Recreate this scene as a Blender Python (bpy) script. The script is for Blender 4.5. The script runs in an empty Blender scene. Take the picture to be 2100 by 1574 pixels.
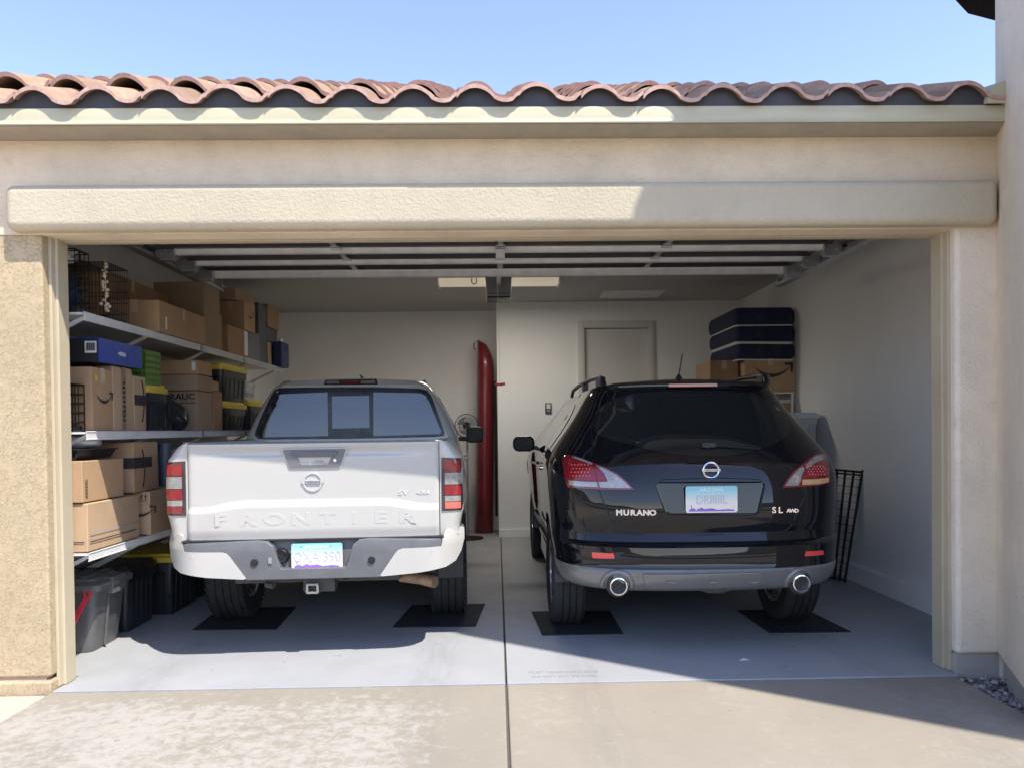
import bpy, bmesh, math, random
from mathutils import Vector, Matrix
random.seed(7)
S = bpy.context.scene
COL = S.collection
R = math.radians
PI = math.pi

# ------------------------------------------------------------------ camera numbers (fitted to the door opening)
FPX = 1577.0
CAM = Vector((-.0522, -4.1743, 1.3797))
YAW, PIT, ROL, PPY = .019583, -.014449, .011885, 902.33
_F = Vector((math.sin(YAW)*math.cos(PIT), math.cos(YAW)*math.cos(PIT), math.sin(PIT)))
_R0 = Vector((math.cos(YAW), -math.sin(YAW), 0)); _U0 = _R0.cross(_F)
_R = _R0*math.cos(ROL) - _U0*math.sin(ROL); _U = _R0*math.sin(ROL) + _U0*math.cos(ROL)

def at(px, py, ax, v):
    """the world point seen at a pixel of the photograph on the plane ax = v"""
    d = _F + _R*((px-1050)/FPX) - _U*((py-PPY)/FPX)
    i = 'XYZ'.index(ax)
    return CAM + d*((v-CAM[i])/d[i])

# ------------------------------------------------------------------ scene tree
ROOTM = {}
def tag(o, label=None, cat=None, group=None, kind=None):
    if label: o['label'] = label
    if cat: o['category'] = cat
    if group: o['group'] = group
    if kind: o['kind'] = kind
    return o

def empty(name, loc, rz=0, label=None, cat=None, group=None):
    o = bpy.data.objects.new(name, None); COL.objects.link(o)
    o.empty_display_size = .1
    o.location = loc; o.rotation_euler = (0, 0, rz)
    ROOTM[o.name] = (Matrix.Translation(Vector(loc)) @ Matrix.Rotation(rz, 4, 'Z')).inverted()
    return tag(o, label, cat, group)

def copy_tree(o, parent=None):
    c = o.copy(); COL.objects.link(c); c.parent = parent
    for ch in list(o.children): copy_tree(ch, c)
    return c

class MB:
    """collects shapes; build() links them as ONE mesh object"""
    def __init__(s): s.v = []; s.f = []; s.m = []
    def add(s, vs, fs, m=0):
        n = len(s.v); s.v += [Vector(p) for p in vs]
        s.f += [tuple(i+n for i in f) for f in fs]; s.m += [m]*len(fs); return s
    def box(s, x0, x1, y0, y1, z0, z1, m=0):
        return s.add([(x0,y0,z0),(x1,y0,z0),(x1,y1,z0),(x0,y1,z0),(x0,y0,z1),(x1,y0,z1),(x1,y1,z1),(x0,y1,z1)],
                     [(0,3,2,1),(4,5,6,7),(0,1,5,4),(1,2,6,5),(2,3,7,6),(3,0,4,7)], m)
    def bar(s, p0, p1, w, h=None, m=0, up=(0,0,1)):
        p0, p1 = Vector(p0), Vector(p1); h = h or w
        d = (p1-p0).normalized(); u = Vector(up)
        if abs(d.dot(u)) > .98: u = Vector((1,0,0))
        a = d.cross(u).normalized()*(w/2); b = a.cross(d).normalized()*(h/2)
        vs = [p+i*a+j*b for p in (p0,p1) for i,j in ((-1,-1),(1,-1),(1,1),(-1,1))]
        return s.add(vs, [(0,1,2,3),(7,6,5,4),(0,4,5,1),(1,5,6,2),(2,6,7,3),(3,7,4,0)], m)
    def tube(s, pts, r, n=8, m=0, closed=False, r1=None):
        pts = [Vector(p) for p in pts]; k = len(pts); rings = []
        for i, p in enumerate(pts):
            if closed: t = (pts[(i+1) % k]-pts[i-1])
            else: t = pts[min(i+1,k-1)]-pts[max(i-1,0)]
            t.normalize(); u = Vector((0,0,1)) if abs(t.z) < .9 else Vector((1,0,0))
            a = t.cross(u).normalized(); b = t.cross(a)
            rr = r if r1 is None else r+(r1-r)*i/(k-1)
            rings.append([p+(a*math.cos(2*PI*j/n)+b*math.sin(2*PI*j/n))*rr for j in range(n)])
        vs = [q for g in rings for q in g]; fs = []
        for i in range(k if closed else k-1):
            for j in range(n):
                i2 = (i+1) % k
                fs.append((i*n+j, i*n+(j+1) % n, i2*n+(j+1) % n, i2*n+j))
        if not closed: fs += [tuple(range(n))[::-1], tuple((k-1)*n+j for j in range(n))]
        return s.add(vs, fs, m)
    def cyl(s, p0, p1, r, n=20, m=0, r1=None): return s.tube([p0,p1], r, n, m, r1=r1)
    def grid(s, rows, m=0, flip=False, wrap=False):
        a, b = len(rows), len(rows[0]); vs = [p for r in rows for p in r]; fs = []
        for i in range(a-1):
            for j in range(b if wrap else b-1):
                j2 = (j+1) % b
                q = (i*b+j, i*b+j2, (i+1)*b+j2, (i+1)*b+j)
                fs.append(q[::-1] if flip else q)
        return s.add(vs, fs, m)
    def prism(s, poly, ax, a, b, m=0):
        """poly: 2D points; extruded along axis ax from a to b"""
        def P(u, v, w): return {'X':(w,u,v),'Y':(u,w,v),'Z':(u,v,w)}[ax]
        n = len(poly)
        vs = [P(u,v,a) for u,v in poly]+[P(u,v,b) for u,v in poly]
        fs = [tuple(range(n)), tuple(range(2*n-1, n-1, -1))]+[(i,i+n,(i+1)%n+n,(i+1)%n) for i in range(n)]
        return s.add(vs, fs, m)
    def lathe(s, prof, c, ax, n=40, m=0):
        """prof: (radius, offset along ax) pairs"""
        c = Vector(c); rows = []
        for r, o in prof:
            row = []
            for j in range(n):
                t = 2*PI*j/n; q = (r*math.cos(t), r*math.sin(t))
                row.append(c+Vector({'X':(o,q[0],q[1]),'Y':(q[0],o,q[1]),'Z':(q[0],q[1],o)}[ax]))
            rows.append(row)
        return s.grid(rows, m, wrap=True)
    def text(s, txt, size, M, depth=.004, m=0, bold=0., sx=1., align='CENTER'):
        cu = bpy.data.curves.new('t', 'FONT'); cu.body = txt; cu.size = size; cu.extrude = depth/2; cu.offset = bold
        cu.align_x = align; cu.align_y = 'CENTER'; cu.resolution_u = 3
        ob = bpy.data.objects.new('t', cu); me = bpy.data.meshes.new_from_object(ob)
        s.add([M @ Vector((v.co.x*sx, v.co.y, v.co.z)) for v in me.vertices], [tuple(p.vertices) for p in me.polygons], m)
        bpy.data.objects.remove(ob); bpy.data.meshes.remove(me); bpy.data.curves.remove(cu); return s
    def xf(s, M): s.v = [M @ p for p in s.v]; return s
    def build(s, name, mats, parent=None, smooth=None, bevel=0, seg=2, local=False, fix=True, solid=0, subd=0):
        me = bpy.data.meshes.new(name); vs = s.v
        if parent is not None and not local:
            r = parent
            while r.parent is not None: r = r.parent
            if r.name in ROOTM: Mi = ROOTM[r.name]; vs = [Mi @ p for p in vs]
        me.from_pydata([tuple(p) for p in vs], [], s.f)
        if not isinstance(mats, (list, tuple)): mats = [mats]
        for q in mats: me.materials.append(q)
        me.polygons.foreach_set('material_index', s.m)
        if fix:
            bm = bmesh.new(); bm.from_mesh(me)
            bmesh.ops.remove_doubles(bm, verts=bm.verts, dist=1e-5)
            bmesh.ops.dissolve_degenerate(bm, dist=1e-6, edges=bm.edges)
            bmesh.ops.recalc_face_normals(bm, faces=bm.faces)
            bm.to_mesh(me); bm.free()
        if smooth is not None:
            me.shade_smooth(); me.set_sharp_from_angle(angle=R(smooth))
        me.update()
        o = bpy.data.objects.new(name, me); COL.objects.link(o)
        if parent is not None: o.parent = parent
        else: ROOTM[o.name] = Matrix.Identity(4)
        if solid:
            d = o.modifiers.new('so', 'SOLIDIFY'); d.thickness = solid; d.offset = -1
        if bevel:
            b = o.modifiers.new('be', 'BEVEL'); b.width = bevel; b.segments = seg; b.limit_method = 'ANGLE'; b.angle_limit = R(40)
            if smooth is None:
                me.shade_smooth(); me.set_sharp_from_angle(angle=R(30)); b.harden_normals = True
        if subd:
            d = o.modifiers.new('su', 'SUBSURF'); d.levels = subd; d.render_levels = subd
        return o

def plate(poly, yfun, thick, cut=.05, off=0., m=0, back=None):
    """an outline in (x, z) laid on the surface y = yfun(x, z), given its thickness towards +y"""
    bm = bmesh.new()
    vs = [bm.verts.new((x, 0, z)) for x, z in poly]; bm.faces.new(vs)
    xs = [p[0] for p in poly]; zs = [p[1] for p in poly]
    for lo, hi, ax in ((min(xs), max(xs), 0), (min(zs), max(zs), 2)):
        n = int((hi-lo)/cut)
        for i in range(1, n+1):
            co = [0,0,0]; no = [0,0,0]; co[ax] = lo+(hi-lo)*i/(n+1); no[ax] = 1
            bmesh.ops.bisect_plane(bm, geom=bm.verts[:]+bm.edges[:]+bm.faces[:], plane_co=co, plane_no=no)
    bmesh.ops.recalc_face_normals(bm, faces=bm.faces)
    bm.verts.ensure_lookup_table(); bm.verts.index_update()
    n = len(bm.verts)
    f0 = [Vector((v.co.x, yfun(v.co.x, v.co.z)-off, v.co.z)) for v in bm.verts]
    f1 = [Vector((p.x, (p.y+thick) if back is None else back, p.z)) for p in f0]
    fs = [tuple(v.index for v in f.verts) for f in bm.faces]
    out = MB(); out.add(f0+f1, fs+[tuple(i+n for i in f)[::-1] for f in fs] +
                        [(e.verts[0].index, e.verts[1].index, e.verts[1].index+n, e.verts[0].index+n) for e in bm.edges if e.is_boundary], m)
    bm.free(); return out

def arc(cx, cy, r, a0, a1, n=12, ry=None):
    ry = ry or r
    return [(cx+r*math.cos(R(a0+(a1-a0)*i/n)), cy+ry*math.sin(R(a0+(a1-a0)*i/n))) for i in range(n+1)]
def rrect(x0, x1, z0, z1, r, n=5):
    return (arc(x1-r, z0+r, r, -90, 0, n)+arc(x1-r, z1-r, r, 0, 90, n)+arc(x0+r, z1-r, r, 90, 180, n)+arc(x0+r, z0+r, r, 180, 270, n))
def lerp(tab, z):
    """piecewise smooth table lookup: rows (z, a, b, ...)"""
    if z <= tab[0][0]: return tab[0][1:]
    for p, q in zip(tab, tab[1:]):
        if z <= q[0]:
            t = (z-p[0])/(q[0]-p[0]); return tuple(a+(b-a)*t for a, b in zip(p[1:], q[1:]))
    return tab[-1][1:]

# ------------------------------------------------------------------ materials
def srgb(r, g, b):
    f = lambda c: (c/255/12.92) if c/255 <= .04045 else ((c/255+.055)/1.055)**2.4
    return (f(r), f(g), f(b))
class NT:
    def __init__(s, name):
        s.mat = bpy.data.materials.new(name); s.mat.use_nodes = True
        s.t = s.mat.node_tree; s.n = s.t.nodes; s.b = s.n['Principled BSDF']
        s.co = s.n.new('ShaderNodeTexCoord').outputs['Object']
    def L(s, a, b): s.t.links.new(a, b); return s
    def noise(s, scale, detail=3, rough=.5, dist=0, stretch=None, co=None):
        n = s.n.new('ShaderNodeTexNoise'); n.inputs['Scale'].default_value = scale; n.inputs['Detail'].default_value = detail
        n.inputs['Roughness'].default_value = rough; n.inputs['Distortion'].default_value = dist
        c = co or s.co
        if stretch:
            mp = s.n.new('ShaderNodeMapping'); mp.inputs['Scale'].default_value = stretch; s.L(c, mp.inputs[0]); c = mp.outputs[0]
        s.L(c, n.inputs['Vector']); return n.outputs[0]
    def ramp(s, f, a, b, c0=(0,0,0), c1=(1,1,1), mode='LINEAR'):
        r = s.n.new('ShaderNodeValToRGB'); r.color_ramp.interpolation = mode
        e = r.color_ramp.elements; e[0].position = a; e[1].position = b; e[0].color = (*c0, 1); e[1].color = (*c1, 1)
        s.L(f, r.inputs[0]); return r.outputs[0]
    def mix(s, f, a, b, mode='MIX'):
        m = s.n.new('ShaderNodeMix'); m.data_type = 'RGBA'; m.blend_type = mode
        for sock, v in ((m.inputs[0], f), (m.inputs[6], a), (m.inputs[7], b)):
            if isinstance(v, (int, float)): sock.default_value = v
            elif isinstance(v, tuple): sock.default_value = (*v, 1)
            else: s.L(v, sock)
        return m.outputs[2]
    def math(s, op, a, b=0, c=0):
        m = s.n.new('ShaderNodeMath'); m.operation = op
        for i, v in enumerate((a, b, c)):
            if isinstance(v, (int, float)): m.inputs[i].default_value = v
            else: s.L(v, m.inputs[i])
        return m.outputs[0]
    def sep(s):
        x = s.n.new('ShaderNodeSeparateXYZ'); s.L(s.co, x.inputs[0]); return x.outputs
    def bump(s, h, strength, dist=.01, prev=None):
        b = s.n.new('ShaderNodeBump'); b.inputs['Strength'].default_value = strength; b.inputs['Distance'].default_value = dist
        s.L(h, b.inputs['Height'])
        if prev: s.L(prev, b.inputs['Normal'])
        return b.outputs[0]
    def set(s, **k):
        for a, v in k.items():
            i = s.b.inputs[{'col':'Base Color','rough':'Roughness','metal':'Metallic','coat':'Coat Weight','coatr':'Coat Roughness','spec':'Specular IOR Level','ior':'IOR','nrm':'Normal','trans':'Transmission Weight','alpha':'Alpha','em':'Emission Color','ems':'Emission Strength'}[a]]
            if isinstance(v, (int, float)): i.default_value = v
            elif isinstance(v, tuple): i.default_value = (*v, 1) if len(v) == 3 else v
            else: s.L(v, i)
        return s
MATS = {}
def pm(name, col, rough=.5, metal=0, coat=0, var=.12, vs=6, bump=0, bs=60, spec=.5, rv=.08, **k):
    """plain material whose colour and gloss vary a little over the surface"""
    if name in MATS: return MATS[name]
    t = NT(name); n = t.noise(vs, 4, .6)
    d = tuple(max(0, c*(1-var)) for c in col); l = tuple(min(1, c*(1+var)) for c in col)
    t.set(col=t.ramp(n, .3, .7, d, l), metal=metal, coat=coat, spec=spec, **k)
    n2 = t.noise(vs*2.3, 3); t.set(rough=t.ramp(n2, .3, .7, (max(0, rough-rv),)*3, (min(1, rough+rv),)*3))
    if bump: t.set(nrm=t.bump(t.noise(bs, 4, .6), bump, .004))
    MATS[name] = t.mat; return t.mat
# ------------------------------------------------------------------ the materials of this place
def stucco(name, col, lace=.5, lscale=26, fine=.5, fscale=140, stain=.12, stretch=(1, 1, 1.5), ridge=.05, lift=0., grain=.25):
    """troweled plaster: thin raised ridges over a sandy ground, blotched a little"""
    t = NT(name)
    big = t.noise(1.7, 4, .6); mid = t.noise(9, 5, .65)
    c = t.ramp(big, .3, .72, tuple(x*(1-stain) for x in col), tuple(min(1, x*(1+stain*.7)) for x in col))
    c = t.mix(t.ramp(mid, .55, .8), c, tuple(x*.86 for x in col))
    spot = t.ramp(t.noise(55, 3, .7), .68, .75); c = t.mix(t.math('MULTIPLY', spot, .35), c, tuple(x*.6 for x in col))
    w = t.noise(lscale, 3, .55, .9, stretch=stretch)
    h = t.ramp(t.math('ABSOLUTE', t.math('SUBTRACT', w, .5)), 0, ridge, (1,1,1), (0,0,0))
    h = t.math('MULTIPLY', h, t.ramp(t.noise(lscale*.4, 3, .6), .40, .58))      # the ridges come and go
    if lift: c = t.mix(t.math('MULTIPLY', h, lift), c, tuple(min(1, x*1.65) for x in col))  # sunlight caught by the ridges, painted in as a lighter colour
    gr = t.noise(210, 3, .8); c = t.mix(t.math('MULTIPLY', t.ramp(gr, .50, .66), grain), c, tuple(x*.62 for x in col)); c = t.mix(t.math('MULTIPLY', t.ramp(gr, .36, .48, (1,1,1), (0,0,0)), grain*.8), c, tuple(min(1, x*1.25) for x in col))
    n1 = t.bump(h, lace, .007)
    n2 = t.bump(t.noise(fscale, 4, .75), fine, .007, n1)
    t.set(col=c, rough=.92, spec=.2, nrm=n2); return t.mat
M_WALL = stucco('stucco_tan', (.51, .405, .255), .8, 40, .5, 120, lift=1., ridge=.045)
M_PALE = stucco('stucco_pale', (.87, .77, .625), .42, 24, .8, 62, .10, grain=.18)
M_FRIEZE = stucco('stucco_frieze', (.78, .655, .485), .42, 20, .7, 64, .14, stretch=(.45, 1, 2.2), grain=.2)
M_BEAM = stucco('stucco_beam', (.55, .485, .355), .2, 60, 1., 62, .07)
M_TRIM = pm('trim_paint', (.50, .43, .30), .5, var=.06, vs=3)
M_SOFFIT = pm('soffit_paint', (.36, .32, .25), .7, var=.1)
M_FASCIA = None
def fascia_mat():
    t = NT('fascia_metal'); z = t.sep()
    c = t.ramp(t.noise(3, 4, .6, stretch=(1,1,8)), .3, .7, (.47,.43,.285), (.54,.50,.345))
    c = t.mix(t.math('MULTIPLY', t.ramp(t.noise(2.2, 5, .7, stretch=(3,1,.4)), .5, .75), .35), c, (.44,.44,.29))
    t.set(col=c, rough=.42, spec=.4); return t.mat
M_FASCIA = fascia_mat()
M_BIRD = pm('closure_strip', (.052, .05, .055), .6, var=.15)
def tile_mat(name, k, w):
    t = NT(name)
    c = t.ramp(t.noise(3.1, 4, .7), .32, .68, tuple(x*k for x in (.29,.185,.12)), tuple(x*k for x in (.38,.25,.17)))
    c = t.mix(t.ramp(t.noise(16, 5, .7), .5, .78), c, tuple(x*k*w for x in (.43,.315,.235)))
    c = t.mix(t.math('MULTIPLY', t.ramp(t.noise(48, 4, .8), .60, .70), .55), c, (.58,.49,.41))
    c = t.mix(t.math('MULTIPLY', t.ramp(t.noise(7, 5, .75, .5), .58, .70), .45), c, (.14,.10,.08))
    t.set(col=c, rough=.9, spec=.25, nrm=t.bump(t.noise(120, 4, .7), .35, .003)); return t.mat
M_TILE, M_TILEB, M_TILEC = tile_mat('clay_tile', 1, 1), tile_mat('clay_tile_dark', .80, .95), tile_mat('clay_tile_pale', 1.14, 1.05)
def tile_rim():
    t = NT('clay_tile_edge')
    c = t.ramp(t.noise(24, 5, .75), .35, .7, (.42,.255,.205), (.60,.42,.355))
    t.set(col=c, rough=.95, spec=.2, nrm=t.bump(t.noise(90, 4, .7), .5, .004)); return t.mat
M_TRIM2 = tile_rim()
M_CONC = pm('foundation_concrete', (.40, .375, .34), .9, var=.1, vs=5, bump=.4, bs=90)
def tracks(t, c, xyz, k):
    """dark rubber tracks where four pairs of tyres roll in, worn unevenly, and a few old drips"""
    f = None
    for x in (-2.02, -.42, .43, 2.03):
        d = t.math('ABSOLUTE', t.math('SUBTRACT', xyz[0], x)); g = t.ramp(d, .05, .17, (1,1,1), (0,0,0)); f = g if f is None else t.math('MAXIMUM', f, g)
    n = t.ramp(t.noise(6, 6, .75, .4, stretch=(3, .5, 1)), .38, .68)
    c = t.mix(t.math('MULTIPLY', t.math('MULTIPLY', f, n), k), c, (.10,.10,.105))
    c = t.mix(t.math('MULTIPLY', t.ramp(t.noise(8, 2, .4), .74, .77), .35), c, (.12,.11,.10))
    return t.mix(t.math('MULTIPLY', t.ramp(t.noise(70, 2, .5), .735, .76), .4), c, (.15,.135,.115))
def driveway_mat(name, eff):
    t = NT(name)
    base = t.ramp(t.noise(1.1, 4, .6), .3, .7, (.285,.252,.20), (.335,.297,.237))
    base = t.mix(t.math('MULTIPLY', t.ramp(t.noise(120, 3, .7), .55, .75), .3), base, (.40,.37,.32))
    base = t.mix(t.math('MULTIPLY', t.ramp(t.noise(240, 3, .8), .40, .62, (1,1,1), (0,0,0)), .35), base, (.21,.185,.15))
    base = t.mix(t.math('MULTIPLY', t.ramp(t.noise(46, 5, .75, 0, stretch=(.25,2.2,1)), .52, .70), .22), base, (.43,.385,.32))
    fine = t.noise(15, 8, .70, .35); big = t.noise(1.25, 4, .6, .4)
    xyz = t.sep()
    if eff:
        s = t.math('ADD', t.math('MULTIPLY', fine, 1.0), t.math('MULTIPLY', big, .42))
        edge = t.math('MULTIPLY', t.ramp(t.math('ADD', xyz[1], 1.), .64, .98), -.22)          # less bloom beside the threshold
        e2 = t.math('MULTIPLY', t.ramp(t.math('ADD', xyz[0], 1.), .40, .85), -.22)             # and beside the joint
        s = t.math('ADD', t.math('ADD', s, edge), e2)
        k = t.ramp(s, .59, .75)
        c = t.mix(t.math('MULTIPLY', k, .9), t.mix(1., base, (.98,.99,1.0), 'MULTIPLY'), (.385,.36,.32))
    else:
        s = t.math('ADD', t.math('MULTIPLY', fine, .6), t.math('MULTIPLY', big, .5))
        c = t.mix(t.math('MULTIPLY', t.ramp(s, .60, .70), .34), base, (.40,.37,.32))
    c = t.mix(t.math('MULTIPLY', t.ramp(t.noise(2.6, 5, .7), .52, .75), .22), c, (.34,.305,.25))
    c = tracks(t, c, xyz, .16); h = t.noise(260, 3, .7)
    t.set(col=c, rough=.88, spec=.25, nrm=t.bump(h, .25, .002)); return t.mat
M_DRIVE_L = driveway_mat('driveway_concrete_bloomed', True)
M_DRIVE_R = driveway_mat('driveway_concrete', False)
def floor_mat():
    t = NT('grey_floor_paint')
    c = t.ramp(t.noise(1.4, 5, .6), .3, .72, (.335,.338,.343), (.385,.388,.393))
    c = t.mix(t.math('MULTIPLY', t.ramp(t.noise(5, 6, .75, .6, stretch=(1,.35,1)), .56, .8), .25), c, (.32,.325,.34))
    c = tracks(t, c, t.sep(), .22)
    t.set(col=c, rough=t.ramp(t.noise(4, 4), .3, .7, (.42,)*3, (.62,)*3), spec=.35, nrm=t.bump(t.noise(180, 3), .12, .002)); return t.mat
M_FLOOR = floor_mat()
M_SEAM = pm('joint_dirt', (.10, .088, .07), .95)
M_WALK = pm('walk_concrete', (.50, .41, .33), .9, var=.06, vs=2, bump=.2, bs=140)
M_EARTH = pm('desert_earth', (.36, .28, .2), .95, var=.15, vs=.6)
M_HILL = pm('hill_scrub', (.13, .115, .075), .95, var=.35, vs=.08)
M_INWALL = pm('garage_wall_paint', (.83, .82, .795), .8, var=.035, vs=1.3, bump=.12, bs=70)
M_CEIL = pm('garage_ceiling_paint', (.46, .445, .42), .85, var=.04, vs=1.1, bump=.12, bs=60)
M_DOORP = pm('house_door_paint', (.63, .615, .58), .5, var=.03)
M_STEEL = pm('galvanised_steel', (.52, .53, .54), .38, metal=.85, var=.12, vs=14)
M_STEELW = pm('white_zinc_strut', (.80, .80, .78), .4, metal=.0, var=.1, vs=9)
M_DPANEL = pm('door_back_panel', (.085, .08, .082), .42, var=.15, vs=4, metal=.25)
M_BLACK = pm('black_plastic', (.012, .012, .014), .42, var=.2)
M_DGREY = pm('dark_grey_plastic', (.12, .121, .125), .48, var=.12, vs=9, bump=.08, bs=300)
M_GREY = pm('grey_plastic', (.25, .25, .255), .5)
M_WHITEP = pm('white_plastic', (.72, .71, .68), .45, var=.05)
M_SHELF = pm('white_coated_wire', (.66, .65, .63), .45, var=.08, vs=9)
def card(name, col, var=.1):
    t = NT(name)
    c = t.ramp(t.noise(2.6, 4, .6), .3, .7, tuple(x*(1-var) for x in col), tuple(x*(1+var) for x in col))
    c = t.mix(t.math('MULTIPLY', t.ramp(t.noise(14, 5, .7, stretch=(1,1,.25)), .52, .8), .22), c, tuple(x*.72 for x in col))
    t.set(col=c, rough=.85, spec=.25, nrm=t.bump(t.noise(9, 3), .12, .01)); return t.mat
M_CARD = [card('cardboard_warm', (.44, .285, .165)), card('cardboard_pale', (.49, .34, .21)), card('cardboard_brown', (.34, .215, .13)), card('cardboard_grey', (.36, .26, .175))]
M_TAPE = pm('packing_tape', (.50, .37, .24), .22, var=.06, coat=.3)
M_INK = pm('dark_print', (.03, .026, .03), .7)
M_LABEL = pm('paper_label', (.72, .71, .68), .6, var=.04)
M_YEL = pm('yellow_lid', (.66, .50, .06), .4, var=.08)
M_TOTE = pm('tote_black', (.02, .021, .026), .35, var=.15)
M_BIN = pm('bin_charcoal', (.125, .123, .12), .42, var=.08, vs=4)
M_REDH = pm('red_handle', (.70, .035, .055), .4, var=.05)
M_BLUE = pm('blue_lid', (.012, .05, .33), .4, var=.08)
M_GREEN = pm('green_basket', (.10, .21, .03), .45, var=.06)
M_NAVY = pm('navy_fabric', (.017, .023, .058), .9, var=.2, vs=18, bump=.3, bs=200)
M_PIPE = pm('white_piping', (.66, .66, .64), .8, var=.05)
M_KAYAK = pm('kayak_red', (.17, .016, .022), .36, var=.1, coat=.2)
M_WIRE = pm('black_wire', (.014, .013, .013), .45, var=.1)
M_TUB = pm('clear_tub', (.46, .47, .48), .25, var=.05)
M_RUBBER = pm('tyre_rubber', (.021, .021, .022), .8, var=.25, vs=16, bump=.25, bs=90)
M_MAT = pm('mat_rubber', (.018, .018, .019), .85, var=.2, vs=12, bump=.3, bs=150)
M_WPAINT = pm('pearl_white_paint', (.465, .45, .41), .28, var=0, rv=0, coat=.6, coatr=.05)
def black_paint():
    t = NT('black_car_paint'); t.set(col=(.0055,.006,.0085), rough=.3, coat=1., coatr=.012, ior=1.4, spec=.0)
    t.b.inputs['Coat IOR'].default_value = 1.5
    t.set(coatr=t.ramp(t.noise(3,4), .3, .7, (.01,)*3, (.035,)*3))
    return t.mat
M_BPAINT = black_paint()
M_GUN = pm('bumper_grey_paint', (.20, .197, .19), .3, var=0, rv=0, coat=.3, metal=.3)
M_CHROME = pm('chrome', (.82, .83, .85), .12, metal=1, var=.03)
M_SILVER = pm('silver_rim', (.50, .50, .51), .25, metal=.9, var=.05)
M_DARKMET = pm('underbody_metal', (.06, .058, .055), .55, metal=.5, var=.25)
M_RUST = pm('rusty_exhaust', (.28, .185, .115), .55, metal=.5, var=.25, vs=14)
def glass(name, col, ior, rough=.03, smear=False):
    t = NT(name); t.set(col=col, rough=rough, ior=ior, spec=.6, coat=.3, coatr=.02)
    if smear:
        x = t.sep(); dx = t.math('SUBTRACT', x[0], .12); dz = t.math('SUBTRACT', x[2], 1.20)
        rr = t.math('SQRT', t.math('ADD', t.math('MULTIPLY', dx, dx), t.math('MULTIPLY', dz, dz)))
        streak = t.math('SINE', t.math('MULTIPLY', rr, 700)); n = t.noise(6, 4, .6, .8)
        a = t.ramp(t.math('ADD', t.math('MULTIPLY', n, .8), t.math('MULTIPLY', streak, .025)), .43, .60)
        k = t.math('MULTIPLY', t.math('MULTIPLY', a, t.ramp(rr, .44, .52)), t.math('SUBTRACT', 1, t.math('MULTIPLY', t.ramp(rr, .60, .72), 1)))
        k = t.math('MULTIPLY', k, t.ramp(t.math('ADD', x[0], 1.), .58, .82, (1,1,1), (0,0,0)))
        t.set(col=t.mix(t.math('MULTIPLY', k, .55), col, (.17,.175,.18)), rough=t.ramp(k, 0, 1, (rough,)*3, (.5,)*3))
    return t.mat
M_GLASS = glass('tinted_glass', (.012,.014,.016), 1.68)
M_GLASS2 = glass('tinted_hatch_glass', (.012,.014,.014), 1.5, .03, True)
M_LRED = pm('red_lens', (.25, .012, .016), .12, var=.1, vs=40, coat=1.)
M_LRED2 = pm('dark_red_lens', (.20, .008, .014), .12, var=.08, coat=1.)
M_LWHITE = pm('clear_lens', (.33, .315, .29), .1, var=.16, vs=35, coat=1., metal=.3)
M_LAMBER = pm('amber_lens', (.60, .36, .16), .15, var=.1, vs=30, coat=1.)
M_REFL = pm('red_reflector', (.75, .06, .055), .2, var=.08, vs=60, coat=1.)
# ------------------------------------------------------------------ light, sky, camera
def light_and_camera():
    L = Vector((-.42, .46, -1)).normalized()            # the way the sunlight travels
    to = -L
    el = math.asin(to.z); az = math.atan2(to.x, to.y)
    sd = bpy.data.lights.new('sun', 'SUN'); sd.energy = SUN_E; sd.angle = R(.53); sd.color = (1, .955, .88)
    so = bpy.data.objects.new('sun', sd); COL.objects.link(so)
    so.rotation_euler = L.to_track_quat('-Z', 'Y').to_euler()
    w = bpy.data.worlds.new('World'); S.world = w; w.use_nodes = True
    n = w.node_tree.nodes; bg = n['Background']
    sk = n.new('ShaderNodeTexSky'); sk.sky_type = 'NISHITA'; sk.sun_disc = False
    sk.sun_elevation = el; sk.sun_rotation = az; sk.altitude = 700; sk.air_density = 1.0; sk.dust_density = SKY_DUST; sk.ozone_density = SKY_OZ
    mx = n.new('ShaderNodeMix'); mx.data_type = 'RGBA'; mx.blend_type = 'MULTIPLY'; mx.inputs[0].default_value = 1; mx.inputs[7].default_value = (1.10, .97, 1.0, 1)
    w.node_tree.links.new(sk.outputs[0], mx.inputs[6]); w.node_tree.links.new(mx.outputs[2], bg.inputs[0]); bg.inputs[1].default_value = SKY_S
    cd = bpy.data.cameras.new('camera'); co = bpy.data.objects.new('camera', cd); COL.objects.link(co)
    co.matrix_world = Matrix((( _R.x, _U.x, -_F.x, CAM.x), (_R.y, _U.y, -_F.y, CAM.y), (_R.z, _U.z, -_F.z, CAM.z), (0,0,0,1)))
    cd.sensor_fit = 'HORIZONTAL'; cd.sensor_width = 36; cd.lens = FPX/2100*36
    cd.shift_y = (PPY-787)/2100; cd.clip_end = 3000; cd.clip_start = .05
    S.camera = co
    v = S.view_settings; v.view_transform = 'Standard'; v.look = 'None'; v.exposure = EXPO; v.gamma = 1; v.use_curve_mapping = False
    c = S.cycles; c.max_bounces = 10; c.diffuse_bounces = 6; c.glossy_bounces = 4; c.transparent_max_bounces = 8; c.sample_clamp_indirect = 6
    c.use_denoising = True
SUN_E, SKY_S, SKY_DUST, SKY_OZ, EXPO = 2.9, .15, .3, 1.5, 1.3
light_and_camera()

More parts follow.
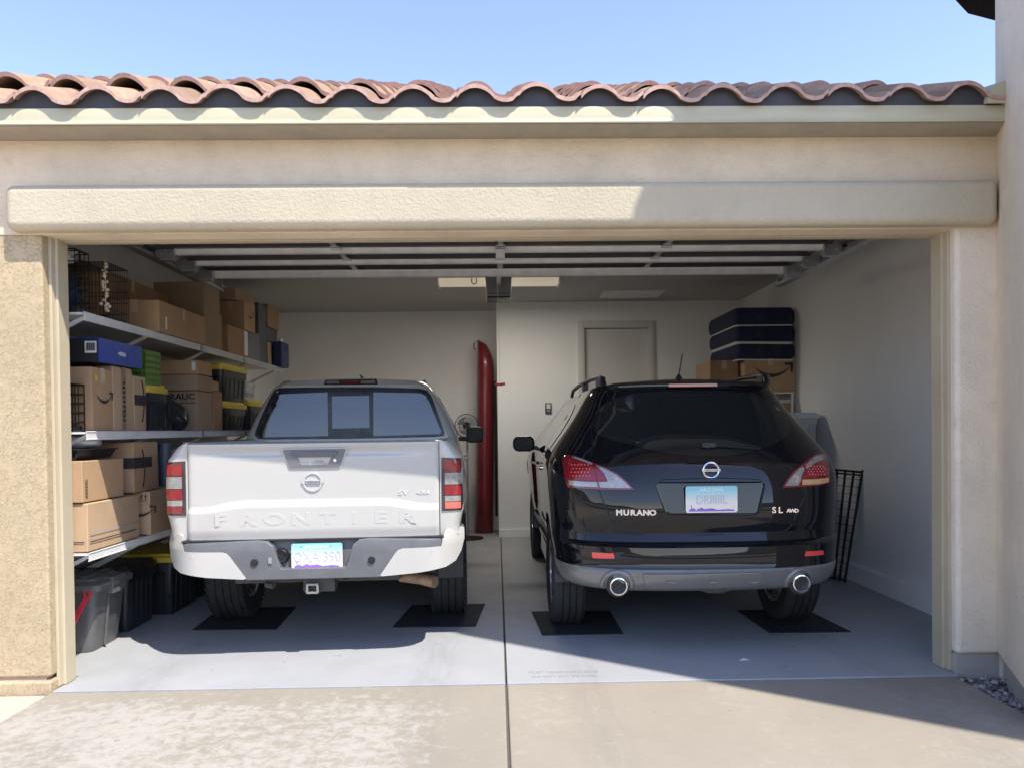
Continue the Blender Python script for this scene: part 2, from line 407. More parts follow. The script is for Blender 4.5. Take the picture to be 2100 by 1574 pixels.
# ------------------------------------------------------------------ ground
def ground():
    m = MB(); m.box(-900, 900, -900, 900, -.6, -.075)
    tag(m.build('ground', M_EARTH), kind='structure')
    for x0, x1, mt in ((-2.462, -.024, M_DRIVE_L), (-.012, 2.44, M_DRIVE_R)):
        m = MB(); m.box(x0, x1, -9, -.028, -.12, 0); tag(m.build('driveway', mt, bevel=.008), kind='structure')
    for x0, x1 in ((-3.05, -.024), (-.012, 3.1)):
        m = MB()
        a, b = max(x0, -2.455), min(x1, 2.462)
        m.prism([(a,-.022),(b,-.022),(b,.25),(x1,.25),(x1,6.5),(x0,6.5),(x0,.25),(a,.25)], 'Z', -.12, .004)
        tag(m.build('garage_floor', M_FLOOR, bevel=.003), kind='structure')
    m = MB(); m.box(-.03, -.006, -9, 6.4, -.11, -.012); m.box(-2.45, 2.45, -.034, -.016, -.11, -.008)
    tag(m.build('expansion_joint', M_SEAM), kind='structure')
    m = MB(); m.box(-9, -2.474, -9, -.03, -.12, -.012); tag(m.build('walkway', M_WALK, bevel=.01), kind='structure')
    # street behind the camera, hills on the skyline (they show in the paint and the panes)
    m = MB(); m.box(-120, 120, -24, -12, -.3, -.06); tag(m.build('street', pm('asphalt', (.06,.06,.06), .9, bump=.3, bs=60)), kind='structure')
    m = MB(); rows = []
    for k in range(4):
        row = []
        for i in range(97):
            a = 2*PI*i/96; h = (0, .55, .9, 1)[k]
            r = 420+90*k; e = 30+20*math.sin(3*a+1)+13*math.sin(7*a+2)+7*math.sin(17*a)
            row.append((r*math.sin(a), r*math.cos(a), -1+h*e*(.35 if -1.2 < (a if a < PI else a-2*PI) < 1.2 else 1.)))
        rows.append(row)
    m.grid(rows); tag(m.build('hills', M_HILL, smooth=60), kind='structure')
    # gravel between slab and house
    m = MB()
    for i in range(2600):
        x, y = random.uniform(2.445, 3.3), random.uniform(-2.6, .06)
        r = random.uniform(.008, .024)
        z = -.055+random.uniform(0, .03); a = random.uniform(0, 6.3)
        pts = []
        for q in ((0,0,1),(0,0,-.6)): pts.append(Vector(q))
        for j in range(5):
            t = 2*PI*j/5+random.uniform(-.4,.4); k = random.uniform(.7,1.2); pts.append(Vector((math.cos(t)*k, math.sin(t)*k, random.uniform(-.3,.3))))
        vs = [Vector((x,y,z))+Vector((p.x*r, p.y*r, p.z*r*.75)) for p in pts]
        fs = [(0, 2+j, 2+(j+1) % 5) for j in range(5)]+[(1, 2+(j+1) % 5, 2+j) for j in range(5)]
        m.add(vs, fs, random.choice((0,0,0,1,1,2)))
    m.box(2.44, 3.4, -9, .1, -.12, -.05, 0)
    o = m.build('gravel', [pm('gravel_grey', (.27,.25,.24), .95, var=.3, vs=40), pm('gravel_pale', (.46,.42,.38), .95, var=.2, vs=40), pm('gravel_dark', (.12,.11,.11), .95, var=.2)], fix=False)
    tag(o, kind='stuff')
ground()

# ------------------------------------------------------------------ the garage
OX, OT = 2.4385, 2.438
def garage():
    g = empty('garage', (0, 0, 0), label='tan stucco garage with open double bay and clay tile roof edge', cat='garage')
    # front wall
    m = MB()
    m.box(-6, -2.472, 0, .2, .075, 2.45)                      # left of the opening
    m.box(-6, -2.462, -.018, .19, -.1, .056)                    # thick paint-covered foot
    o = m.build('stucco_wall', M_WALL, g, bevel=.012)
    m = MB(); m.box(-6, -2.50, .012, .19, .05, .082); m.build('weep_screed', pm('weep_screed_metal', (.42,.30,.24), .6), g)
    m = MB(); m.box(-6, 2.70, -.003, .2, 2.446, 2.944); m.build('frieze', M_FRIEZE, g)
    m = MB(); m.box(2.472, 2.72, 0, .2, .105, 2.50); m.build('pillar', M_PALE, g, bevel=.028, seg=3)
    m = MB(); m.box(2.472, 2.74, .022, .2, -.08, .108); m.build('foundation', M_CONC, g, bevel=.006)
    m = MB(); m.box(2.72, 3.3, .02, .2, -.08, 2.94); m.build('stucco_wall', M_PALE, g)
    m = MB(); m.box(-2.620, 2.664, -.086, .12, 2.452, 2.692); m.build('header_beam', M_BEAM, g, bevel=.045, seg=5)
    # stepped trim round the opening
    for s in (-1, 1):
        m = MB(); a, b = sorted((s*2.4725, s*2.4545)); m.box(a, b, .052, .199, .006, 2.452)
        a, b = sorted((s*2.456, s*OX)); m.box(a, b, .085, .19, .006, 2.4525)
        m.build('door_jamb', M_TRIM, g, bevel=.004)
    m = MB(); m.box(-2.4545, 2.4545, .1205, .21, 2.4445, 2.4575); m.box(-2.43, 2.43, .135, .195, OT, 2.4465); m.build('door_jamb', M_TRIM, g, bevel=.004)
    # eave
    m = MB(); m.box(-6, 2.70, -.196, .2, 2.945, 2.965); m.build('soffit', M_SOFFIT, g)
    m = MB(); prof = [(-.2, 2.952), (-.213, 2.944), (-.216, 2.950), (-.209, 2.960), (-.2075, 2.975), (-.207, 3.024), (-.204, 3.032), (-.196, 3.032)]
    m.prism(prof, 'X', -6, -.38)
    m.prism([(y-.0025, z-.001) for y, z in prof], 'X', -.385, 2.62)
    m.build('fascia', M_FASCIA, g, smooth=50)
    # roof tiles
    P = .3175; pitch = .43; cs = 1/math.hypot(1, pitch); sn = pitch*cs
    def prof(t):                                                # one S tile across, t 0..1
        if t < .58:
            a = PI*(t/.58); return .054*max(0, math.sin(a))**.72+.004
        a = PI*((t-.58)/.42); return .004-.027*max(0, math.sin(a))**.75
    m = MB()
    N = 20; TH = .023
    x0 = 2.622
    for c in range(14):
        for k in range(30):
            xa = x0-(k+1)*P
            if .40*c*cs > 2.72-xa-P*.35: continue              # cut along the hip
            dy = random.uniform(-.012, .012); dz = random.uniform(-.005, .006); tw = random.uniform(-.014, .014); mi = random.choice((0, 0, 2, 3))
            top = []; bot = []
            for e in (0, 1):
                r1 = []; r2 = []
                for j in range(N+1):
                    t = j/N; x = xa+t*P*1.0; h = prof(t)
                    run = c*.40+(-.02 if e == 0 else .44)+dy; lift = (.034 if e == 0 else .006)+dz+tw*(t-.5)+(max(0, -xa)*.019 if c else 0)
                    if t > .93: h += .011
                    for row, off in ((r1, TH), (r2, 0)):
                        hh = h+lift+off
                        row.append(Vector((x, -.242 if c == 0 and e == 0 else -.222+run*cs-hh*sn, 3.035+run*sn+hh*cs)))
                top.append(r1); bot.append(r2)
            m.grid(top, mi); m.grid(bot, 0, flip=True)
            m.grid([bot[0], top[0]], 1); m.grid([top[1], bot[1]], 0)
            for j in (0, N):
                m.add([top[0][j], top[1][j], bot[1][j], bot[0][j]], [(0,1,2,3)], 1)
    q = MB(); pts = []
    for k in range(28):
        for j in range(12):
            t = j/12; pts.append((x0-(28-k)*P+t*P, 3.037+(prof(t)+.060)*cs))
    top = [Vector((x, -.199, z)) for x, z in pts]; q.grid([[Vector((p.x, -.199, 3.030)) for p in top], top, [Vector((p.x, -.18, p.z)) for p in top]])
    q.build('closure_strip', M_BIRD, g)
    m.build('roof_tiles', [M_TILE, M_TRIM2, M_TILEB, M_TILEC], g, smooth=40)
    m = MB(); e = 4.6
    m.add([(-7,-.17,3.03),(2.62,-.17,3.03),(2.62-e,-.17+e,3.03+e*pitch),(-7,-.17+e,3.03+e*pitch),(2.62,9,3.03)],
          [(0,1,2,3),(1,4,2)])
    m.build('roof', M_BIRD, g)
    # metal end flashing by the tower
    m = MB(); rows = []
    for i in range(9):
        a = PI*.5*i/8
        rows.append([(2.50+.10*(1-math.cos(a))-.0, -.235, 3.028+.115*math.sin(a)), (2.50+.10*(1-math.cos(a)), .3, 3.16+.115*math.sin(a))])
    rows.append([(2.72, -.235, 3.165), (2.72, .3, 3.30)])
    m.grid(rows); m.prism([(x, z) for x, _, z in [r[0] for r in rows]]+[(2.72, 3.028)], 'Y', -.236, -.232)
    m.build('end_flashing', M_FASCIA, g, smooth=50)
    # inside
    m = MB(); m.box(-3.2, -3.05, .2, 6.7, 0, 3.02); m.box(-3.05, -2.507, .198, .3, 0, 3.02); m.box(2.509, 3.1, .198, .3, 0, 3.02)
    m.box(3.1, 3.25, .2, 6.7, 0, 3.02); m.box(-3.05, -.04, 6.4, 6.55, 0, 3.02)
    m.box(-.04, .08, 5.695, 6.4, 0, 3.02)                      # the step between the recess and the house wall
    m.box(.08, 1.086, 5.695, 5.9, 0, 3.02); m.box(1.905, 3.1, 5.695, 5.9, 0, 3.02); m.box(1.086, 1.905, 5.695, 5.9, 2.66, 3.02)
    m.box(-2.52, 2.52, .198, .3, 2.51, 3.02)
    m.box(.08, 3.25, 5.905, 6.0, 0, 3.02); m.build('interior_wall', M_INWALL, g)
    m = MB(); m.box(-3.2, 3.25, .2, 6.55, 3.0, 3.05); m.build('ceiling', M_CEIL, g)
    m = MB(); m.box(3.065, 3.1, .3, 5.69, 0, .15); m.prism([(3.1,.15),(3.065,.15),(3.1,.175)], 'Y', .3, 5.69); m.build('stem_wall', M_INWALL, g, bevel=.008)
    m = MB(); m.box(-.04, .08, 5.67, 5.694, .0, .10); m.box(.08, 3.06, 5.672, 5.694, 0, .1); m.build('baseboard', M_INWALL, g, bevel=.004)
    # house door with casing
    d = MB(); d.box(1.092, 1.90, 5.74, 5.78, .301, 2.655); dd = d.build('house_door', M_DOORP, g, bevel=.003)
    k = MB(); k.lathe([(0,-.06),(.02,-.06),(.028,-.04),(.02,-.02),(.012,-.01),(.03,0)], (1.155, 5.738, 1.25), 'Y', 16); k.build('knob', M_STEEL, dd, smooth=40)
    m = MB()
    for x0_, x1_ in ((1.0, 1.083), (1.908, 1.99)): m.box(x0_, x1_, 5.668, 5.694, .1, 2.745); m.box(x0_+.02, x1_-.02, 5.660, 5.668, .1, 2.73)
    m.box(1.083, 1.908, 5.668, 5.694, 2.662, 2.745); m.box(1.06, 1.93, 5.660, 5.668, 2.682, 2.727)
    m.build('door_casing', M_DOORP, g, bevel=.003)
    m = MB(); m.box(.95, 2.05, 5.05, 5.66, .005, .155); m.box(.95, 2.05, 5.36, 5.66, .155, .30); m.build('step', M_CONC, g, bevel=.01)
    m = MB(); m.box(1.237, 1.96, 4.88, 5.36, 2.985, 3.0); m.build('attic_hatch', pm('attic_hatch_paint', (.72,.70,.67), .6), g, bevel=.004)
garage()

# ------------------------------------------------------------------ house with angled tower on the right
def house():
    h = empty('house', (3.6, -.9, 0), label='taller pale stucco house corner beside the garage with dark eave', cat='house')
    fp = [(2.703, .015), (2.345, -.80), (3.2, -1.70), (3.9, -2.15), (4.75, -2.2), (5.4, -1.2), (5.2, .1), (4.9, 1.3), (3.72, 1.3)]
    cx = sum(p[0] for p in fp)/len(fp); cy = sum(p[1] for p in fp)/len(fp)
    m = MB(); m.prism(fp, 'Z', .105, 6.0); m.build('tower_wall', M_PALE, h, bevel=.02, seg=3)
    fi = [(x+(cx-x)*.022, y+(cy-y)*.022) for x, y in fp]
    m = MB(); m.prism(fi, 'Z', -.1, .11); m.build('foundation', M_CONC, h)
    roof = [(2.225, -1.778), (6.6, -5.05), (7.6, -3.4), (7.3, 2.4), (2.225, 3.0)]  # unseen roof, outlined to throw the wanted shadow on beam and driveway
    m = MB(); m.prism(roof, 'Z', 5.98, 6.2)
    apex = Vector((4.9, -.9, 7.3))
    m.add([Vector((x,y,6.2)) for x,y in roof]+[apex], [(i,(i+1) % 5,5) for i in range(5)])
    m.build('shadow_caster_roof', M_TILE, h)
    # dark eave of the roof behind the tower
    z = 4.55
    a = at(2046, 46, 'Z', z); b = at(1984, 30, 'Z', z); c = at(1952, -4, 'Z', z); d = at(1900, -80, 'Z', z)
    pol = [(d.x, d.y), (c.x, c.y), (b.x, b.y), (a.x, a.y), (a.x+1.4, a.y+.45), (a.x+1.6, a.y-1.2)]
    m = MB(); m.prism(pol, 'Z', z, z+.16); m.prism([(x+(a.x+.6-x)*.12, y+(a.y-.4-y)*.12) for x, y in pol], 'Z', z+.16, z+.26)
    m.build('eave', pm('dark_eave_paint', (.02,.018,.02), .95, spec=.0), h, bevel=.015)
house()
# ------------------------------------------------------------------ wheels for both vehicles
def wheel(parent, x, y, r, w, side, rim_r, spokes=6, lugs=True):
    tyre = MB()
    prof = [(rim_r, -w*.36), (rim_r+.02, -w*.44), (r-.06, -w*.5), (r-.022, -w*.47), (r-.006, -w*.40)]
    n = 4
    for i in range(n):                                          # tread ribs and grooves
        a = -w*.38+w*.76*i/n; b = a+w*.76/n
        prof += [(r, a+.004), (r, b-.006), (r-.010, b-.004), (r-.010, b+.001)]
    prof += [(r-.006, w*.40), (r-.022, w*.47), (r-.06, w*.5), (rim_r+.02, w*.44), (rim_r, w*.36)]
    tyre.lathe(prof, (x, y, r), 'X', 56)
    for i in range(52 if lugs else 0):                                         # shoulder lugs
        t = 2*PI*i/44
        for s in (-1, 1):
            p = Vector((x+s*w*.40, y+(r-.004)*math.cos(t), r+(r-.004)*math.sin(t)))
            q = Vector((x+s*w*.485, y+(r-.028)*math.cos(t), r+(r-.028)*math.sin(t)))
            tyre.bar(p, q, .018, .008)
    # settle the contact patch
    tyre.v = [Vector((p.x+(.006*(1 if p.x > x else -1) if p.z < .03 else 0), p.y, max(p.z, .009))) for p in tyre.v]
    wh = tyre.build('wheel', M_RUBBER, parent, smooth=35, local=True)
    rim = MB(); o = side*w*.40
    rim.lathe([(rim_r+.004, -w*.42), (rim_r+.004, w*.42), (rim_r-.018, w*.40), (rim_r-.03, 0), (rim_r-.018, -w*.40), (rim_r+.004, -w*.42)], (x, y, r), 'X', 48)
    for i in range(spokes):
        t = 2*PI*(i+.25)/spokes
        d = Vector((0, math.cos(t), math.sin(t)))
        rim.bar(Vector((x+o*.95, y, r))+d*.05, Vector((x+o*.75, y, r))+d*(rim_r-.012), .05, .03, up=(1,0,0))
    rim.cyl((x+o*.7, y, r), (x+o*1.0, y, r), .07, 20)
    rim.build('rim', M_SILVER, wh, smooth=40, local=True)
    hub = MB(); hub.cyl((x-.04, y, r), (x+.02, y, r), rim_r*.55, 24); hub.build('brake_disc', M_DARKMET, wh, smooth=40, local=True)
    return wh

def plate_mesh(parent, x0, x1, z0, z1, y, txt, bold=.001, size=.088, tsx=.82):
    """Arizona number plate: teal sky over pale ground, purple hills at the foot"""
    w, h = x1-x0, z1-z0; cx, cz = (x0+x1)/2, (z0+z1)/2
    def V(px, pz, d=0): return Vector((x0+w*px, y-d, z0+h*pz))
    T = lambda px, pz, d: Matrix(((1,0,0,x0+w*px),(0,0,-1,y-d),(0,1,0,z0+h*pz),(0,0,0,1)))
    t = NT('plate_face'); z = t.sep()
    f = t.math('DIVIDE', t.math('SUBTRACT', z[2], z0), h)
    c = t.ramp(f, .35, .9, (.80,.74,.66), (.25,.58,.62)); t.set(col=c, rough=.3, coat=.3)
    m = MB(); m.prism([(p, q) for p, q in rrect(x0, x1, z0, z1, .012)], 'Y', y, y+.003)
    pl = m.build('number_plate', t.mat, parent, local=True)
    m = MB(); m.text(txt, size, T(.5, .47, .0018), .002, bold=bold, sx=tsx)
    m.build('plate_number', pm('plate_ink', (.50,.50,.53), .5), pl, local=True)
    m = MB(); m.text('ARIZONA', .026, T(.5, .86, .0015), .001, bold=.0004, sx=1.25)
    m.build('plate_state', pm('plate_state_ink', (.75,.80,.78), .5), pl, local=True)
    m = MB()
    hill = [(.06,.05), (.06,.12), (.14,.17), (.22,.13), (.30,.2), (.36,.14), (.5,.17), (.62,.10), (.8,.13), (.94,.10), (.94,.05)]
    vs = [V(a, b, .0012) for a, b in hill]; m.add(vs, [tuple(range(len(vs)))])
    for sx, sz in ((.06,.12),):                                   # saguaro
        m.add([V(.10,.1,.0014), V(.115,.1,.0014), V(.115,.3,.0014), V(.10,.3,.0014)], [(0,1,2,3)])
    m.build('plate_hills', pm('plate_purple', (.27,.14,.50), .5), pl, local=True, fix=False)
    for a in (.2, .78):
        for b in (.12, .9): m = MB(); m.cyl(V(a, b, .004), V(a, b), .005, 10); m.build('plate_bolt', M_STEEL, pl, local=True)
    return pl

def ring_badge(parent, x, y, z, r, mt, back=.0):
    """ring with a lettered bar across it, standing just proud of the panel"""
    m = MB()
    back = 0
    pts = [(x+r*1.02*math.cos(2*PI*i/40), y-.004, z+r*math.sin(2*PI*i/40)) for i in range(40)]
    rows = []
    for k, (dr, dy) in enumerate(((-.13,0),(-.11,-.006),(0,-.008),(.11,-.006),(.13,0))):
        rows.append([Vector((x+r*(1+dr)*math.cos(2*PI*i/40), y+dy, z+r*(1+dr)*math.sin(2*PI*i/40))) for i in range(40)])
    m.grid(rows, wrap=True)
    b = MB(); b.box(x-r*1.22, x+r*1.22, y-.009, y+.001, z-r*.19, z+r*.19)
    o = m.build('badge', mt, parent, smooth=40, local=True)
    b.build('badge_bar', mt, o, local=True, bevel=.002)
    t = MB(); t.text('NISSAN', r*.40, Matrix(((1,0,0,x),(0,0,-1,y-.0098),(0,1,0,z),(0,0,0,1))), .0016, bold=r*.01, sx=1.25)
    t.build('badge_lettering', pm('badge_ink', (.14,.14,.15), .4), o, local=True)
    return o

# ------------------------------------------------------------------ pickup truck
def pickup():
    t = empty('pickup_truck', (-1.163, .52, 0), R(2.8), label='white pickup truck parked tail out in the left bay', cat='pickup truck')
    RW, RY, RR = .79, 1.14, .385                                # rear axle
    FY = RY+3.2
    def zarch(y):
        for yc in (RY, FY):
            d = abs(y-yc)
            if d < .47: return .385+math.sqrt(max(0, .47**2-d*d))*.93
        return .50 if y > .6 else max(.50, .735-.35*max(0, y-.06))
    # bed sides: one shell each, from the tailgate corner to the cab
    W = [(.48, .88), (.62, .885), (.74, .872), (.83, .885), (.89, .903), (1.05, .908), (1.18, .90), (1.215, .892), (1.26, .86), (1.295, .825), (1.315, .79), (1.32, .77)]
    ys = [.16+.0*i for i in ()]+[.10+i*(1.56-.10)/34 for i in range(35)]
    for s in (-1, 1):
        zs = [.48, .56, .64, .70, .74, .80, .86, .89, .97, 1.05, 1.12, 1.18, 1.215, 1.24, 1.26, 1.28, 1.295, 1.307, 1.315, 1.32]
        rows = []
        for z in zs:
            w, = lerp(W, z); row = []
            ry = .015+.02*max(0, (.9-z))                          # rear face
            rc = min(.075, (w-.755)*.75)
            path = [(.757, ry)]
            for i in range(7):
                a = PI/2*i/6; path.append((w-rc+rc*math.sin(a), ry+rc-rc*math.cos(a)))
            for y in ys:
                if y <= ry+rc+.01: continue
                fl = .035*math.exp(-((y-RY)/.52)**4)*max(0, 1-abs(z-.88)/.36)   # flare over the wheel
                path.append((w+fl, y))
            while len(path) < 8+len(ys): path.insert(8, path[8] if len(path) > 8 else path[-1])
            path += [(.752, 1.56), (.752, .9), (.752, .12), (.756, .03)]
            for x, y in path: row.append(Vector((s*x, y, max(z, zarch(y)) if y > .45 or True else z)))
            rows.append(row)
        m = MB(); m.grid(rows, wrap=True)
        m.add(rows[-1], [tuple(range(len(rows[-1])))])
        m.build('bed_side', M_WPAINT, t, smooth=38, local=True)
        # top rail cap, dark
        m = MB(); m.box(*sorted((s*.757, s*.80)), .06, 1.55, 1.3195, 1.327); m.build('rail_cap', M_DGREY, t, local=True, bevel=.003)
        # wheel well liner
        m = MB(); rows = []
        for i in range(17):
            a = PI*i/16; rows.append([Vector((s*x, RY+.45*math.cos(a), .40+.42*math.sin(a))) for x in (.60, .865)])
        m.grid(rows); m.build('wheel_well', M_BLACK, t, smooth=50, local=True)
    m = MB(); m.box(-.752, .752, .06, 1.56, .74, .78); m.box(-.752, .752, 1.5, 1.56, .78, 1.25); m.build('bed_floor', M_DGREY, t, local=True)
    # tailgate: a shaped panel
    def sm(a, b, v): v = min(1, max(0, (v-a)/(b-a))); return v*v*(3-2*v)
    def gate(x, z):
        y = 0.
        ax = abs(x)
        brow = .905+.036*(1-sm(.40, .68, ax))                    # where the lower panel starts to swell
        y -= .034*(1-sm(brow-.012, brow+.030, z))*(1-.55*sm(.52, .74, ax))
        y += .010*(1-sm(.735, .80, z))
        c = sm(.70, .30, ax)*1.
        y += .012*sm(1.225, 1.245, z)*(1-sm(1.262, 1.285, z))*c   # long hollow under the lip
        y -= .012*sm(1.27, 1.305, z)
        y += .05*sm(1.306, 1.322, z)**2
        y += .012*sm(.735, .755, ax)
        return y
    xs = [-.752+1.504*i/112 for i in range(113)]; zs = [.737+(1.322-.737)*i/96 for i in range(97)]
    m = MB(); m.grid([[Vector((x, gate(x, z), z)) for x in xs] for z in zs])
    n = 113
    for row in ([0], [96]):
        k = row[0]; a = [Vector((x, gate(x, zs[k]), zs[k])) for x in xs]; m.grid([a, [Vector((p.x, .055, p.z)) for p in a]])
    for x in (-.752, .752):
        a = [Vector((x, gate(x, z), z)) for z in zs]; m.grid([a, [Vector((x, .055, p.z)) for p in a]])
    gt = m.build('tailgate', M_WPAINT, t, smooth=40, local=True)
    face = lambda x, y, z: Matrix(((1,0,0,x),(0,0,-1,y),(0,1,0,z),(0,0,0,1)))
    # stamped lettering
    for i, ch in enumerate('FRONTIER'):
        x = -.555+i*(1.11/7)
        q = MB(); q.text(ch, .098, face(x, -.0340, .852), .0032, bold=.004, sx=1.62 if ch != 'I' else 1.3)
        q.build('lettering', M_WPAINT, gt, local=True, bevel=.0012)
    for ch, x, sz in (('SV', .535, .040), ('4X4', .655, .032)):
        q = MB(); q.text(ch, sz, face(x, -.001, 1.0), .006, bold=.001, sx=1.5); q.build('trim_badge', pm('satin_chrome', (.72,.72,.72), .3, metal=.6), gt, local=True)
    ring_badge(gt, -.012, -.001, 1.075, .054, pm('satin_white_badge', (.52,.52,.52), .25, metal=.3, rv=0))
    # handle
    hz = 1.218; hx = .002
    bez = [(-.188, 1.268), (-.150, 1.166), (-.142, 1.162), (.142, 1.162), (.150, 1.166), (.188, 1.268), (.182, 1.274), (-.182, 1.274)]
    lip = [(x*1.07+hx, hz+(z-hz)*1.13) for x, z in bez]
    m = plate(lip, lambda x, z: -.004, .016); gb = m.build('handle_surround', M_WPAINT, gt, local=True, bevel=.004)
    m = MB(); o = [(x+hx, z) for x, z in bez]; inn = [(-.105, 1.226), (-.078, 1.180), (-.075, 1.178), (.075, 1.178), (.078, 1.180), (.105, 1.226), (.10, 1.228), (-.10, 1.228)]
    k = len(o)
    A = [Vector((x, -.010, z)) for x, z in o]; B = [Vector((x+hx, -.012, z)) for x, z in inn]; Cc = [Vector((x*.97+hx, .03, 1.2+(z-1.2)*.95)) for x, z in inn]; Z = [Vector((x, .004, z)) for x, z in o]
    m.grid([Z, A, B, Cc], wrap=True); m.add(Cc, [tuple(range(k))])
    hb = m.build('handle_bezel', pm('handle_grey', (.15,.15,.152), .4, rv=0), gt, local=True, smooth=30)
    m = plate([(-.140+hx, 1.262), (-.138+hx, 1.243), (-.112+hx, 1.226), (.112+hx, 1.226), (.138+hx, 1.243), (.140+hx, 1.262)], lambda x, z: -.017-.3*(z-1.226)*.2, .02)
    m.build('handle', M_DGREY, hb, local=True, bevel=.003)
    m = MB(); m.box(-.075, -.030, -.006, .01, 1.178, 1.196); m.box(-.016, .07, -.008, .01, 1.178, 1.194); m.box(.004, .052, -.009, .01, 1.190, 1.205); m.build('latch_panel', pm('latch_grey', (.30,.30,.30), .4), hb, local=True, bevel=.002)
    m = MB(); m.cyl((.125, -.016, 1.205), (.125, 0, 1.205), .010, 16); m.build('lock', M_CHROME, hb, local=True, smooth=40)
    # tail lamps, wrapped round the corners
    for s in (-1, 1):
        def lamp_y(x, z):
            w, = lerp(W, z); rc = .072; ax = abs(x)
            w = min(w, .905)
            if ax < w-rc: return .015
            return .015+rc-math.sqrt(max(0, rc*rc-(ax-w+rc)**2))
        out = [(.768, 1.212), (.893, 1.205), (.893, 1.16), (.886, 1.10), (.884, 1.075), (.897, 1.04), (.900, .93), (.892, .886), (.768, .882)]
        sp = [(s*x, z) for x, z in out]
        lm = plate(sp, lamp_y, .03, .03, off=.006).build('tail_lamp', pm('lamp_housing', (.035,.02,.022), .25, coat=1), t, local=True, smooth=40)
        a0, a1 = .788, .885
        for z0, z1, mt, nm in ((1.125, 1.195, M_LRED, 'brake_lens'), (1.046, 1.118, M_LWHITE, 'reverse_lens'), (.982, 1.040, M_LRED, 'brake_lens'), (.942, .976, M_LWHITE, 'clear_lens'), (.898, .938, M_LRED2 if s < 0 else pm('pink_lens', (.62,.13,.10), .15, coat=1), 'side_lens')):
            b1 = a1 if z0 > 1.06 or z1 < 1.0 else a1+.004
            q = plate([(s*a0, z0), (s*a0, z1), (s*b1, z1), (s*b1, z0)], lamp_y, .01, .02, off=.012)
            q.build(nm, mt, lm, local=True, smooth=40)
    # bumper
    def by(x, z):
        ax = abs(x); return -.085+.42*max(0, (ax-.62)/.30)**2.6*.55+.02*max(0, .62-z)+.03*sm(.70, .78, z)
    for s in (-1, 1):
        out = [(.905, .762), (.895, .771), (.80, .773), (.787, .765), (.772, .728), (.768, .70), (.762, .676), (.53, .672), (.505, .664), (.487, .645), (.395, .513), (.41, .508), (.62, .524), (.79, .548), (.85, .575), (.885, .63), (.905, .70)]
        e = plate([(s*x, z) for x, z in out], by, .16, .035, off=.012)
        be = e.build('bumper_end', M_WPAINT, t, local=True, bevel=.012, seg=3)
        m = MB(); x = s*.70; y = by(x, .64)-.013; m.cyl((x, y, .652), (x, y+.01, .652), .010, 16); m.build('parking_sensor', M_WPAINT, be, local=True, smooth=40)
    out = [(-.77, .722), (-.77, .670), (-.51, .662), (-.40, .50), (.40, .50), (.51, .662), (.77, .670), (.77, .722), (.33, .735), (.27, .728), (.235, .70), (.205, .60), (.19, .565), (-.19, .565), (-.205, .60), (-.235, .70), (-.27, .728), (-.33, .735)]
    m = plate(out, by, .14, .04)
    bp = m.build('bumper', M_DGREY, t, local=True, bevel=.010, seg=3)
    m = MB(); m.box(-.25, .25, -.02, .0, .55, .735); m.build('plate_recess', M_DGREY, bp, local=True)
    m = MB(); m.box(-.78, .78, -.05, .05, .724, .737); m.build('step_pad', M_BLACK, bp, local=True, bevel=.004)
    for x in (-.345, .345):
        m = MB(); m.lathe([(.0,-.006),(.012,-.006),(.013,-.003),(.022,-.003),(.023,.01)], (x, by(x, .61)-.004, .605), 'Y', 20); m.build('parking_sensor', M_BLACK, bp, local=True, smooth=40)
    m = MB(); m.lathe([(0,-.012),(.03,-.012),(.036,-.016),(.042,-.010),(.046,.01)], (-.196, -.035, .635), 'Y', 24); m.box(-.215,-.178,-.058,-.046,.63,.64); m.build('trailer_socket', M_BLACK, bp, local=True, smooth=40)
    m = MB(); m.box(-.262, -.242, -.094, -.08, .60, .635); m.build('socket_cover', M_GREY, bp, local=True)
    plate_mesh(t, -.135, .168, .557, .709, -.052, 'OXA 390')
    # hitch
    m = MB()
    x0, x1, z0, z1 = -.050, .022, .405, .468; cxh = (x0+x1)/2
    for bx in ((x0, x1, z1-.012, z1), (x0, x1, z0, z0+.012), (x0, x0+.012, z0+.012, z1-.012), (x1-.012, x1, z0+.012, z1-.012)):
        m.box(bx[0], bx[1], -.06, .25, bx[2], bx[3])
    hr = m.build('hitch_receiver', pm('worn_hitch_steel', (.30,.285,.26), .5, metal=.6, var=.2, vs=20), t, local=True, bevel=.003)
    m = MB(); m.box(-.075, .115, -.02, .10, .41, .505); m.box(-.5, .5, .06, .14, .455, .51); m.tube([(.115,0,.49),(.18,.02,.47),(.23,.05,.49)], .008); m.tube([(-.30,.0,.46),(-.25,-.02,.452)], .02, 10)
    m.build('hitch_frame', M_DARKMET, t, local=True, bevel=.004)
    m = MB(); m.tube([(.50,.15,.46),(.62,.10,.452),(.72,.03,.44)], .036, 18); m.tube([(.50,.15,.46),(.2,1.2,.45)], .03, 12); m.build('exhaust_pipe', M_RUST, t, local=True, smooth=40)
    # chassis
    m = MB(); m.box(-.55, -.45, .55, 4.8, .44, .54); m.box(.45, .55, .55, 4.8, .44, .54); m.tube([(-.75, RY, RR), (.75, RY, RR)], .045, 12)
    m.lathe([(.0,-.14),(.09,-.11),(.13,0),(.09,.11),(0,.14)], (0, RY, RR), 'Y', 16); m.box(-.6, .6, 1.5, 4.9, .36, .5); m.box(-.72,.72,.07,.09,.5,.74)
    m.build('chassis', M_DARKMET, t, local=True)
    # cab, doors and front: side shells with the roof closed over them
    cab = MB()
    WC = [(.50,.90),(.62,.915),(.85,.925),(1.0,.925),(1.15,.905),(1.25,.885),(1.31,.87),(1.36,.855),(1.5,.79),(1.62,.725),(1.70,.678),(1.745,.645),(1.775,.61),(1.795,.57)]
